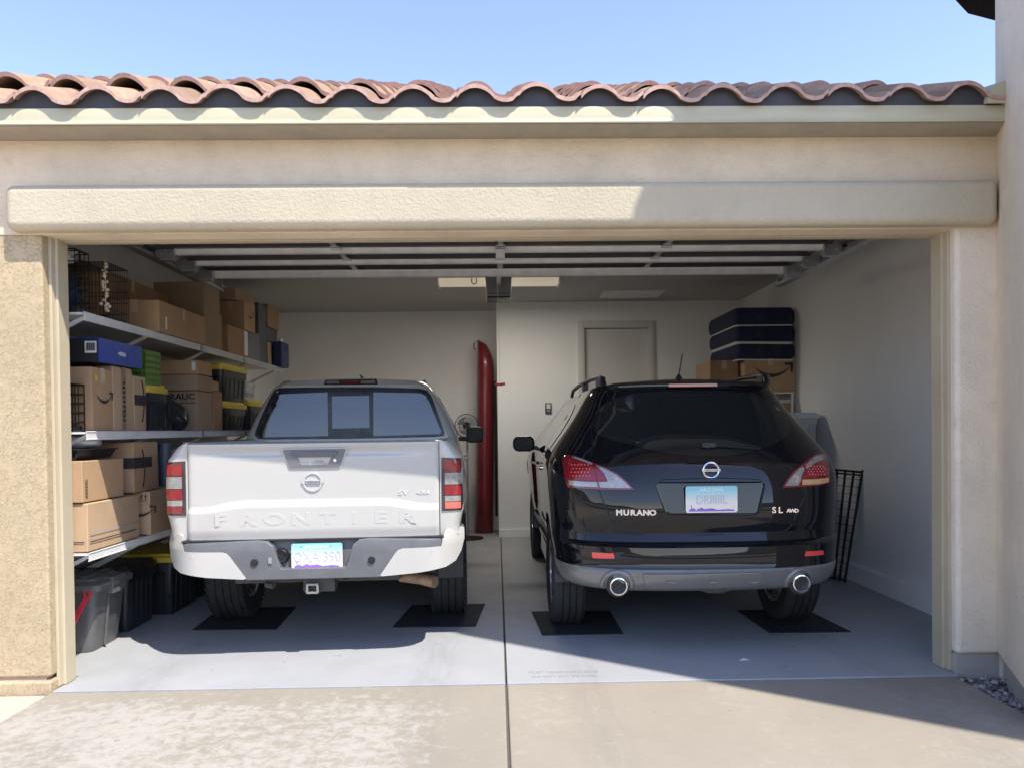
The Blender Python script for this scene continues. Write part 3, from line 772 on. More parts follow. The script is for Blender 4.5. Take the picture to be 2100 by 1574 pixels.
    RCV = [(.50,1.60),(1.20,1.605),(1.31,1.612),(1.5,1.630),(1.7,1.652),(1.76,1.67),(1.80,1.72)]
    def ztop(y):
        return lerp([(1.5,1.795),(2.9,1.80),(3.15,1.74),(3.9,1.15),(4.2,1.10),(4.75,1.05),(4.86,.9)], y)[0]
    zc = [.5,.6,.7,.8,.9,1.0,1.1,1.2,1.26,1.31,1.34,1.40,1.48,1.56,1.64,1.70,1.735,1.76,1.78,1.795]
    fy = [.28,.40,.55,.8,1.05,1.2,1.35,1.5,1.65,1.8,1.95,2.1,2.25,2.35]+[2.35+.1*i for i in range(1, 10)]
    cols = []
    for s in (-1, 1):
        cc = []
        for k in range(9+len(fy)):
            col = []
            for z in zc:
                w, = lerp(WC, z); r, = lerp(RCV, z)
                if k < 9:
                    rc = .11 if z > 1.25 else .06
                    a = PI/2*k/8; x = w-rc+rc*math.sin(a); y = r+rc-rc*math.cos(a); z_ = z
                else:
                    y = r+fy[k-9]; x = w*(1-.06*max(0, (y-3.4)/1.4)**2); z_ = z
                z_ = min(max(z_, zarch(y)), ztop(y))
                if z_ < z: w2, = lerp(WC, z_); x = min(x, w2*(1-.06*max(0, (y-3.4)/1.4)**2)) if k >= 9 else x
                col.append(Vector((s*x, y, z_)))
            cc.append(col)
        cols.append(cc)
    for cc in cols: cab.grid(cc)
    # roof and bonnet between the two sides, and the wall under the back window
    rows = []
    for k in range(len(cols[0])):
        a, b = cols[0][k][-1], cols[1][k][-1]
        rows.append([a.lerp(b, i/16)+Vector((0, 0, .018*(1-(2*i/16-1)**2))) for i in range(17)])
    cab.grid(rows)
    br = []
    for j in range(len(zc)):
        a, b = cols[0][0][j], cols[1][0][j]
        br.append([a.lerp(b, i/16)+Vector((0, -.010*(1-(2*i/16-1)**2), .018*(1-(2*i/16-1)**2)*(1 if j == len(zc)-1 else 0))) for i in range(17)])
    cab.grid(br)
    cab.grid([cols[0][-1], [Vector((0, p.y+.03, p.z)) for p in cols[0][-1]], cols[1][-1]])
    cb = cab.build('cab', M_WPAINT, t, smooth=32, local=True)
    def cy(x, z):
        w, = lerp(WC, z); r, = lerp(RCV, z); rc = .11; ax = abs(x); f = w-rc
        return r-.010*(1-min(1, ax/f)**2) if ax < f else r+rc-math.sqrt(max(0, rc*rc-(ax-f)**2))
    def px(pts, off=0):
        """pixels -> local (x, z) on the back of the cab"""
        out = []
        Mi = ROOTM[t.name]
        for a, b in pts:
            y = 1.6
            for _ in range(8):
                # plane local y = const: intersect the ray with the rotated plane
                d = _F+_R*((a-1050)/FPX)-_U*((b-PPY)/FPX); o = Mi @ CAM; dl = Mi.to_3x3() @ d
                q = o+dl*((y-o.y)/dl.y); y = cy(q.x, q.z)
            out.append((q.x, q.z))
        return out
    win = px([(523,892),(524,884),(534,858),(556,812),(564,799),(574,795),(680,793.5),(760,793.5),(860,796),(876,800),(885,812),(905,866),(912,886),(910,893),(890,895),(730,898.5),(560,900),(530,899)])
    fr = plate(win, cy, .012, .05, off=.006).build('window_frame', pm('window_seal', (.02,.024,.03), .35), cb, local=True, smooth=40)
    def insetp(pts): return px(pts)
    for nm, pts in (('window', [(529,890),(531,882),(543,856),(561,818),(568,810),(578,808),(672,804),(673.5,893),(535,896)]),
                    ('window', [(766,804),(862,806),(873,811),(879,820),(898,868),(905,884),(902,889),(766,893)]),
                    ('sliding_window', [(681,812),(757,811),(758,876),(682,878)])):
        plate(px(pts), cy, .008, .06, off=.010 if nm == 'window' else .008).build(nm, M_GLASS, cb, local=True, smooth=40)
    m = plate(px([(664,789),(668,779),(772,776.5),(775,788)]), lambda x, z: cy(x, z)-.012, .05, .05).build('brake_lamp', pm('lamp_housing', (.035,.02,.022), .25, coat=1), cb, local=True, smooth=40)
    for pts, mt in (([(668,787),(671,781),(697,780),(697,786.5)], M_LWHITE), ([(699,786.5),(699,780),(737,779),(738,786)], M_LRED2), ([(740,786),(740,779),(768,778.5),(771,785.5)], M_LWHITE)):
        plate(px(pts), lambda x, z: cy(x, z)-.016, .01, .05).build('lens', mt, m, local=True, smooth=40)
    for s in (-1, 1):                                             # black roof joints
        m = MB(); x = .585*s; m.tube([(x*.985, cy(x, 1.752)-.004, 1.748), (x, 1.85, 1.795), (x, 1.98, 1.812), (x*.99, 3.0, 1.815)], .009, 6); m.build('roof_joint', M_BLACK, cb, local=True)
        # side glass, handles, mirror
        gl = [(1.98,1.33),(2.02,1.60),(2.12,1.68),(2.85,1.69),(3.15,1.60),(3.42,1.36),(3.38,1.32)]
        m = MB(); vs = [Vector((s*(lerp(WC, z)[0]+.004), y, z)) for y, z in gl]; m.add(vs, [tuple(range(len(vs)))]); m.build('side_window', M_GLASS, cb, local=True, fix=False, solid=.006)
        for y in (2.15, 3.0):
            m = MB(); m.box(*sorted((s*.925, s*.955)), y, y+.2, 1.10, 1.135); m.build('door_handle', M_WPAINT, cb, local=True, bevel=.008)
        m = MB()
        pr = rrect(.955, 1.13, 1.245, 1.415, .045); m.prism([(s*x, z) for x, z in pr], 'Y', 3.27, 3.40); mm = m.build('mirror', M_BLACK, t, local=True, bevel=.02, seg=3)
        m = MB(); m.bar((s*.88, 3.38, 1.29), (s*.98, 3.36, 1.285), .06, .05); m.build('mirror_arm', M_BLACK, mm, local=True, bevel=.01)
        m = MB(); pr = rrect(.972, 1.118, 1.26, 1.40, .035); m.prism([(s*x, z) for x, z in pr], 'Y', 3.264, 3.268); m.build('mirror_glass', pm('mirror_glass', (.02,.021,.023), .25, spec=.12), mm, local=True)
        if s > 0: m = MB(); m.box(s*.72, s*.90, RY-.47, RY-.455, .34, .62); m.build('mud_flap', M_BLACK, t, local=True, bevel=.005)
    m = MB(); m.tube([(.02, 2.35, 1.81), (.015, 2.25, 1.86), (.01, 2.16, 1.872)], .018, 8, r1=.006); m.build('antenna', M_BLACK, t, local=True, smooth=40)
    for s in (-1, 1):
        wheel(t, s*RW, RY, RR, .265, s, .225); wheel(t, s*RW, FY, RR, .265, s, .225)
pickup()
# ------------------------------------------------------------------ black crossover
def crossover():
    t = empty('crossover_car', (1.215, .30, 0), 0, label='glossy black crossover car parked tail out in the right bay', cat='car')
    Mi = ROOTM[t.name]
    RY, FY, RR = 1.0, 3.825, .37
    #      z     w     rear   n
    SL = [(.398, .825, .11, 2.9), (.412, .85, .065, 3.0), (.43, .868, .035, 3.0), (.46, .882, .010, 3.0), (.50, .894, -.008, 3.0), (.533, .899, -.016, 3.0), (.546, .899, -.005, 3.0), (.56, .898, .0, 3.0), (.62, .905, .002, 3.0),
          (.672, .909, .008, 3.0), (.684, .909, .02, 3.0), (.70, .91, .062, 3.0), (.735, .912, .076, 3.0), (.75, .912, .082, 3.0), (.80, .915, .064, 3.0), (.88, .92, .058, 3.0), (1.0, .928, .073, 3.0), (1.08, .93, .090, 3.0),
          (1.14, .925, .108, 2.9), (1.19, .912, .145, 2.8), (1.24, .888, .185, 2.8), (1.30, .847, .235, 2.8), (1.36, .803, .285, 2.9), (1.43, .752, .345, 3.0), (1.5, .706, .405, 3.0),
          (1.56, .672, .455, 3.1), (1.61, .64, .495, 3.2), (1.635, .622, .512, 3.2), (1.65, .615, .522, 3.4), (1.665, .575, .54, 3.6), (1.675, .53, .575, 3.8)]
    def waist(y, z):
        s_ = lambda a, b, v: (lambda q: q*q*(3-2*q))(min(1, max(0, (v-a)/(b-a))))
        return .045*s_(1.15, 1.9, y)*(1-s_(2.7, 3.6, y))*(1-.6*s_(1.0, 1.35, z))
    def sl(z):
        w, r, n = lerp(SL, z); yb = .66+.30*min(1, max(0, (z-1.05)/.5)); return w, r, n, yb
    def Y(x, z):
        w, r, n, yb = sl(z); b = yb-r; f = min(.9985, abs(x)/w)
        return r+b*(1-(1-f**n)**(1/n))
    def zarch(y):
        for yc in (RY, FY):
            d = abs(y-yc)
            if d < .44: return .37+math.sqrt(.44**2-d*d)*.95
        return .30 if y < .7 else .27
    def ztop(y): return lerp([(.5,1.69),(2.55,1.69),(3.0,1.60),(3.75,1.12),(4.3,1.0),(4.72,.85)], y)[0]
    zs = []
    for a, b in zip(SL, SL[1:]):
        k = 2 if b[0]-a[0] > .035 else 1
        zs += [a[0]+(b[0]-a[0])*i/k for i in range(k)]
    zs.append(SL[-1][0])
    side = [.04,.1,.16,.22,.28,.34,.42,.5,.6,.72,.86,1.0,1.2,1.4,1.6,1.8,2.0,2.2,2.4,2.55,2.65,2.75,2.85,2.95,3.05,3.15,3.25,3.35,3.45,3.55,3.65,3.75,3.85,3.95,4.03]
    def col(u, z, s):
        """u: 0..1 round the tail from the centre to the flank, then 1.. along the flank"""
        w, r, n, yb = sl(z); b = yb-r
        if u <= 1:
            a = u*PI/2; x = w*math.sin(a)**(2/n) if a > 0 else 0; y = yb-b*max(0, math.cos(a))**(2/n)
        else:
            y = yb+side[int(u)-2]; x = w*(1-.07*max(0, (y-3.9)/1.0)**2)-waist(y, z)
        return x, y
    us = [i/30 for i in range(31)]+[2+i for i in range(len(side))]
    body = MB(); cols = {}
    def shell(zlist, us, top=True):
        res = {}
        for s in (-1, 1):
            cc = []
            for u in us:
                c = []
                for z in zlist:
                    x, y = col(u, z, s)
                    z2 = min(max(z, zarch(y)), ztop(y))
                    if abs(z2-z) > 1e-6: x, _ = col(u, z2, s) if u > 1 else (x, y)
                    c.append(Vector((s*x, y, z2)))
                cc.append(c)
            res[s] = cc
        return res
    zu = [z for z in zs if z >= .546]; zl = [z for z in zs if z <= .546]
    sh = shell(zu, us)
    for s in (-1, 1): body.grid(sh[s], 0)
    rows = []
    for k in range(len(us)):
        a, b = sh[-1][k][-1], sh[1][k][-1]
        rows.append([a.lerp(b, i/20)+Vector((0, 0, .034*(1-(2*i/20-1)**2)*min(1, k/24))) for i in range(21)])
    body.grid(rows)
    bo = body.build('body', M_BPAINT, t, smooth=28, local=True)
    low = shell(zl, us); g = MB()
    for s in (-1, 1): g.grid(low[s])
    g.build('lower_bumper', M_GUN, t, smooth=30, local=True)
    m = MB()
    for s in (-1, 1): m.grid([[low[s][k][0] for k in range(31)], [Vector((low[s][k][0].x*.9, low[s][k][0].y+.14, .44)) for k in range(31)]])
    m.build('bumper_lip', M_BLACK, t, smooth=30, local=True)
    def px(pts, y0=.1):
        out = []
        for a, b in pts:
            y = y0; o = Mi @ CAM; d = _F+_R*((a-1050)/FPX)-_U*((b-PPY)/FPX); x = z = 0
            for _ in range(30):
                q = o+d*((y-o.y)/d.y)
                z = q.z; w = sl(z)[0]; x = max(-w*.998, min(w*.998, q.x)); y += (Y(x, z)-y)*.7
            out.append((x, z))
        return out
    def patch(nm, pts, mt, parent, off=.004, th=.02, cut=.03, smooth=40, raw=False, bevel=0):
        return plate(pts if raw else px(pts), Y, th, cut, off=off).build(nm, mt, parent, local=True, smooth=smooth, bevel=bevel)
    # hatch: shut lines as thin dark seams, glass, spoiler
    def seam(pts, nm='shut_line', r=.0035):
        p = px(pts); m = MB(); m.tube([(x, Y(x, z)-.0005, z) for x, z in p], r, 6); m.build(nm, M_BLACK, bo, local=True)
    seam([(1228,1003),(1236,1025),(1246,1048),(1252,1068),(1262,1082),(1280,1091),(1310,1094),(1440,1095),(1580,1093),(1608,1088),(1622,1078),(1634,1052),(1648,1020),(1652,1000)])
    seam([(1213,936),(1216,910),(1212,870)]); seam([(1197,1108),(1196,1060),(1191,1010)], r=.002)
    gl = [(1216,862),(1222,845),(1238,830),(1262,815),(1300,806),(1360,801),(1480,801),(1540,806),(1580,822),(1600,840),(1614,862),(1622,882),(1616,892),(1590,908),(1560,920),(1520,930),(1480,935),(1430,935),(1380,930),(1320,918),(1260,903),(1232,893),(1220,884)]
    gw = patch('hatch_glass', gl, M_GLASS2, bo, off=.003, th=.008, cut=.05)
    p = px([(1352,801),(1355,797),(1360,792),(1478,791),(1484,796),(1488,801)])
    m = MB(); xa, xb = p[1][0], p[4][0]; zc = 1.655
    pr = []
    # roof spoiler lip over the glass
    m = MB(); rows = []
    for i in range(41):
        x = -.50+1.0*i/40; e = 1-abs(x/.52)**3*.6
        y = Y(x*.98, 1.635)
        rows.append([Vector((x, y+.07, 1.672+.012*e)), Vector((x, y+.015, 1.668+.008*e)), Vector((x, y-.045*e, 1.650+.006*e)), Vector((x, y-.045*e, 1.640+.006*e)), Vector((x, y+.01, 1.622+.004*e))])
    m.grid(rows); sp = m.build('spoiler', M_BPAINT, bo, smooth=40, local=True)
    m = MB()
    rows = []
    for i in range(17):
        x = -.158+.316*i/16; y = Y(x*.98, 1.635)-.049
        rows.append([Vector((x, y+.01, 1.661)), Vector((x, y-.002, 1.658)), Vector((x, y-.002, 1.640)), Vector((x, y+.01, 1.637))])
    m.grid(rows); m.build('brake_lamp', M_LRED, sp, smooth=30, local=True)
    # wiper
    wp = px([(1442,914),(1470,913),(1520,916),(1558,918)])
    m = MB(); m.tube([(x, Y(x, z)-.018, z) for x, z in wp], .007, 6, r1=.004); a = px([(1448,912)])[0]; m.tube([(a[0], Y(*a)-.03, a[1]), (a[0], Y(*a), a[1])], .016, 12)
    m.box(a[0]-.03, a[0]+.05, Y(*a)-.028, Y(*a)-.008, a[1]-.012, a[1]+.014)
    b = px([(1465,910),(1555,914)]); m.tube([(x, Y(x, z)-.012, z) for x, z in b], .004, 6)
    m.build('rear_wiper', M_BLACK, bo, local=True, smooth=40)
    # number plate recess
    rec = px([(1344,993),(1350,990),(1562,989),(1568,992),(1556,1050),(1550,1054),(1372,1054),(1364,1050)])
    m = MB(); k = len(rec)
    O = [Vector((x, Y(x, z)-.004, z)) for x, z in rec]; cx = sum(p.x for p in O)/k; cz = sum(p.z for p in O)/k
    I = [Vector((cx+(p.x-cx)*.955, .088, cz+(p.z-cz)*.90)) for p in O]
    m.grid([O, I], wrap=True); m.add([p+Vector((0, .0, 0)) for p in I], [tuple(range(k))])
    m.v = [p if p.y < .085 else Vector((p.x, .058+(p.z-.87)*.10, p.z)) for p in m.v]
    pr = m.build('plate_recess', M_BPAINT, bo, local=True)
    m = MB(); m.tube([(x, Y(x, z)-.005, z) for x, z in rec], .004, 6, closed=True); m.build('recess_edge', M_BPAINT, pr, local=True, smooth=40)
    plate_mesh(t, -.155, .153, .874, 1.031, .0485, 'DRIIIIIL', 0, .074, .82)
    # hatch handle strip above the recess
    m = plate(px([(1350,988),(1356,982),(1470,978),(1556,981),(1562,987)]), Y, .02, .03, off=.010).build('hatch_trim', M_BPAINT, bo, local=True, smooth=40, bevel=.004)
    # badge and lettering
    b0 = px([(1457,963)])[0]; ring_badge(bo, b0[0], Y(*b0)-.011, b0[1], .046, M_CHROME)
    face = lambda x, z, off=.003, tl=0: Matrix(((1,0,0,x),(0,-math.sin(tl),-1,Y(x, z)-off),(0,math.cos(tl),0,z)) + ((0,0,0,1),))
    a = px([(1264,1050)])[0]; e = px([(1343,1050)])[0]
    for i, ch in enumerate('MURANO'):
        x = a[0]+(e[0]-a[0])*(.07+.172*i+(.01 if i else 0)); q = MB(); q.text(ch, .044, face(x, a[1]), .005, bold=.0022, sx=1.15)
        q.build('lettering', M_CHROME, bo, local=True)
    for ch, xx, sz in (('S', 1587, .050), ('L', 1600, .050), ('A', 1616.5, .030), ('W', 1624.5, .030), ('D', 1633, .030)):
        p = px([(xx, 1045 if sz > .04 else 1046)])[0]; q = MB(); q.text(ch, sz, face(p[0], p[1]), .005, bold=.001, sx=1.1); q.build('trim_badge', M_CHROME, bo, local=True)
    # ---- tail lamps
    LL = [(1152.7,939),(1158,933),(1169,931.5),(1190,938),(1216.7,947.5),(1242,958),(1266,969.6),(1284,985),(1300,1002.8),(1264,1003),(1228,1002),(1195,1000),(1163,997),(1157,975)]
    RL = [(1604,999),(1610,988),(1620,973),(1636,956),(1655,941),(1672,930),(1685,929),(1693,935),(1699,955),(1701,972),(1699.6,989),(1680,994),(1645,997)]
    for nm, P, parts in (('L', LL, [
            (M_LRED, [(1163,944),(1170,940),(1196,947),(1213,954),(1218,962),(1223,984),(1196,983),(1166,980)], 'red_lens'),
            (M_LRED, [(1222,962),(1234,970),(1242,983),(1226,983)], 'red_lens'),
            (M_LWHITE, [(1220,951),(1242,961),(1263,972),(1280,986),(1293,999),(1262,999),(1230,998),(1227,987),(1246,986),(1238,969)], 'reverse_lens'),
            (M_LWHITE, [(1166,983),(1196,986),(1223,987),(1226,997),(1196,996),(1166,993)], 'clear_lens'),
            (M_LWHITE, [(1172,937),(1178,934),(1200,942),(1214,948),(1214,952),(1196,945)], 'clear_lens')]),
            ('R', RL, [
            (M_LRED, [(1646,978),(1652,968),(1668,955),(1690,945),(1697,960),(1698.5,974),(1672,978)], 'red_lens'),
            (M_LWHITE, [(1609,995),(1616,984),(1626,971),(1640,957),(1646,956),(1648,962),(1642,972),(1641,984),(1636,994)], 'reverse_lens'),
            (M_LAMBER, [(1644,982),(1672,981),(1698.5,978),(1697.5,987),(1680,991),(1644,993)], 'turn_lens'),
            (M_LWHITE, [(1650,951),(1662,941),(1673,933),(1684,932),(1688,940),(1668,949),(1652,960)], 'clear_lens')])):
        lm = patch('tail_lamp', P, M_LRED2, bo, off=.008, th=.03, cut=.03)
        for mt, q, n_ in parts: patch(n_, q, mt, lm, off=.013, th=.008, cut=.02)
        # bowls and LED dots behind the lens
        c = px([(1260,985) if nm == 'L' else (1629,981)])[0]; m = MB()
        for rr in (.012, .021): m.tube([(c[0]+rr*math.cos(2*PI*i/20), Y(*c)-.014, c[1]+rr*math.sin(2*PI*i/20)) for i in range(20)], .002, 5, closed=True)
        m.build('lamp_bowl', M_CHROME, lm, local=True, smooth=40)
        m = MB()
        bx = (1172,1212,948,978) if nm == 'L' else (1656,1692,952,974)
        for i in range(6):
            for j in range(4):
                a = bx[0]+(bx[1]-bx[0])*(i+.5*(j % 2))/6; b = bx[2]+(bx[3]-bx[2])*(j+.5)/4
                q = px([(a, b)])[0]; m.lathe([(0,-.0035),(.004,-.002),(.005,0)], (q[0], Y(*q)-.013, q[1]), 'Y', 8)
        o = m.build('led_dots', pm('led_pink', (.80,.16,.16), .2, coat=1), lm, local=True, smooth=50, fix=False)
        o['kind'] = 'stuff'
    # reflectors in the bumper
    patch('reflector', [(1213,1131),(1259,1133),(1260,1144),(1215,1143)], M_REFL, bo, off=.004, th=.012)
    patch('reflector', [(1652,1129),(1688,1127),(1690,1136),(1650,1139)], M_REFL, bo, off=.004, th=.012)
    patch('reflector_pocket', [(1261,1131),(1281,1131),(1268,1139),(1280,1145),(1262,1145)], M_BLACK, bo, off=.002, th=.01)
    # lower bumper: skid panel, tow covers, exhaust surrounds
    patch('skid_panel', [(1318,1176),(1560,1172),(1570,1192),(1545,1201),(1330,1206),(1322,1200)], M_GUN, t, off=.014, th=.03, bevel=.004)
    for a in (1377,1461,1545):
        p = px([(a,1190)])[0]
        m = MB(); pts = [(p[0]+.033*math.cos(PI*i/12), Y(p[0], p[1])-.016, p[1]+.034*math.sin(PI*i/12)) for i in range(13)]
        m.tube(pts, .0035, 6); m.box(p[0]-.022, p[0]+.022, Y(*p)-.02, Y(*p), p[1]-.008, p[1]-.001); m.build('tow_cover', M_GUN, t, local=True, smooth=40)
    for a, b in ((1266,1198),(1637,1192)):
        q = (at(a, b, 'Y', .38)); x, z = q.x-1.215, q.z
        m = MB(); m.lathe([(.050,.25),(.055,.0),(.055,-.018),(.052,-.025),(.046,-.026),(.041,-.018),(.039,.02)], (x, .05, z), 'Y', 36)
        ex = m.build('exhaust_tip', M_CHROME, t, local=True, smooth=40)
        m = MB(); m.lathe([(.0,.16),(.028,.16),(.036,.03),(.0395,.018)], (x, .05, z), 'Y', 24); m.build('pipe_bore', M_DARKMET, ex, local=True, smooth=50)
        m = MB(); pts = []
        for i in range(25):
            ang = R(-8+196*i/24); xx = x+.083*math.cos(ang); zz = z+.083*math.sin(ang); pts.append((xx, Y(max(-.86, min(.86, xx)), max(.36, zz))+.004, zz))
        m.tube(pts, .017, 10); m.build('exhaust_surround', M_GUN, t, local=True, smooth=50)
        m = MB(); m.lathe([(.0,.0),(.069,.0)], (x, Y(max(-.8, min(.8, x)), .47)-.004, z), 'Y', 28); m.build('exhaust_well', M_BLACK, t, local=True)
    # underside
    for s in (-1, 1):
        m = MB(); m.box(*sorted((s*.78, s*.862)), 1.42, 3.40, .24, .42); m.build('sill', M_BPAINT, t, local=True, bevel=.02)
    m = MB(); m.box(-.62, .62, 1.3, 4.5, .25, .40); m.box(-.55, .55, .45, 1.3, .36, .5); m.tube([(-.75, RY, RR), (.75, RY, RR)], .05, 10); m.build('underbody', M_DARKMET, t, local=True)
    m = MB(); m.tube([(-.04,.30,.395),(.04,.28,.372),(.12,.29,.365),(.22,.34,.385)], .026, 14); m.box(-.07,.05,.24,.25,.375,.40); m.build('silencer', pm('dull_pipe', (.17,.15,.135), .5, metal=.5, var=.2, vs=20), t, local=True, smooth=40)
    for s in (-1, 1):
        for yc in (RY, FY):
            m = MB(); rows = []
            for i in range(17):
                a = PI*i/16; rows.append([Vector((s*x, yc+.425*math.cos(a), .37+.41*math.sin(a))) for x in (.58, .895)])
            m.grid(rows); m.build('wheel_well', M_BLACK, t, smooth=50, local=True)
        # side glass, rail, mirror, handles
        def sx(y, z): return s*(sl(z)[0]*(1-.07*max(0, (y-3.9)/1.0)**2)-waist(y, z)+.004)
        for g_ in ([(1.02,1.36),(1.15,1.48),(1.32,1.555),(1.62,1.58),(1.66,1.20),(1.2,1.23)], [(1.70,1.20),(1.68,1.585),(2.42,1.595),(2.50,1.19)], [(2.56,1.19),(2.50,1.595),(2.75,1.575),(3.22,1.30),(3.3,1.20)]):
            m = MB(); n = len(g_)
            rows = []
            bot = sorted([p for p in g_ if p[1] < 1.3] , key=lambda p: p[0])
            lo = lambda y: 1.22; 
            ya = min(p[0] for p in g_); yb_ = max(p[0] for p in g_)
            up = sorted([p for p in g_ if p[1] > 1.29], key=lambda p: p[0])
            for i in range(13):
                y = ya+(yb_-ya)*i/12
                zt = lerp([(p[0], p[1]) for p in up], y)[0]
                if y > up[-1][0] and yb_ > 3: zt = up[-1][1]-(y-up[-1][0])*1.0
                zt = min(zt, ztop(y)-.04)
                rows.append([Vector((sx(y, 1.21+(zt-1.21)*k/6), y, 1.21+(zt-1.21)*k/6)) for k in range(7)])
            m.grid(rows); m.build('side_window', M_GLASS, bo, smooth=50, local=True, fix=False)
        m = MB(); pts = [(s*.545, .66, 1.675), (s*.550, .70, 1.712), (s*.558, .80, 1.727), (s*.565, 1.2, 1.738), (s*.57, 2.0, 1.738), (s*.57, 2.5, 1.72), (s*.56, 2.72, 1.68)]
        m.tube(pts, .016, 8); m.box(*sorted((s*.53, s*.585)), .70, .80, 1.66, 1.725); m.box(*sorted((s*.545, s*.585)), 1.55, 1.66, 1.67, 1.735)
        m.build('roof_rail', M_BLACK, bo, local=True, smooth=45)
        for y in (1.75, 2.72):
            m = MB(); m.tube([(sx(y, 1.06), y, 1.06), (sx(y, 1.06)+s*.03, y+.03, 1.06), (sx(y, 1.06)+s*.03, y+.17, 1.06), (sx(y, 1.06), y+.2, 1.06)], .012, 8); m.build('door_handle', M_CHROME, bo, local=True, smooth=50)
        m = MB(); prf = rrect(.905, 1.115, 1.165, 1.315, .06); m.prism([(s*x, z) for x, z in prf], 'Y', 2.90, 3.02); mi = m.build('mirror', M_BPAINT, t, local=True, bevel=.03, seg=4)
        m = MB(); m.bar((s*.84, 2.98, 1.20), (s*.95, 2.97, 1.20), .07, .04); m.build('mirror_arm', M_BLACK, mi, local=True, bevel=.01)
        m = MB(); prf = rrect(.925, 1.10, 1.18, 1.30, .045); m.prism([(s*x, z) for x, z in prf], 'Y', 2.893, 2.897); m.build('mirror_glass', pm('mirror_glass', (.02,.021,.023), .25), mi, local=True)
    m = MB(); b = at(1392, 778, 'Y', 1.12); e = at(1399, 727, 'Y', 1.30)
    b = Mi @ b; e = Mi @ e
    m.tube([(b.x, b.y, b.z-.02), (b.x, b.y, b.z+.03), e], .005, 6); m.lathe([(.03,-.03),(.03,0),(.018,.02),(.008,.035)], b, 'Z', 16); m.build('antenna', M_BLACK, bo, local=True, smooth=40)
    for s in (-1, 1):
        wheel(t, s*.79, RY, RR, .235, s, .235, 5, False); wheel(t, s*.79, FY, RR, .235, s, .235, 5, False)
crossover()
# ------------------------------------------------------------------ wheel mats
def mats():
    for pts, lab in (([(395,1290),(566,1289),(607,1243),(450,1247)], 'black rubber mat under the left rear tyre of the white truck'),
                     ([(805,1285),(975,1283),(995,1237),(845,1240)], 'black rubber mat under the right rear tyre of the white truck'),
                     ([(1112,1301),(1278,1298),(1250,1251),(1090,1253)], 'black rubber mat under the left rear tyre of the black car'),
                     ([(1578,1296),(1745,1294),(1655,1250),(1512,1250)], 'black rubber mat under the right rear tyre of the black car')):
        m = MB(); p = [at(a, b, 'Z', .008) for a, b in pts]; m.prism([(q.x, q.y) for q in p], 'Z', .0045, .0105)
        tag(m.build('tyre_mat', M_MAT), lab, 'floor mat', 'rubber mats under the rear tyres')
mats()

LAMP_W = 13
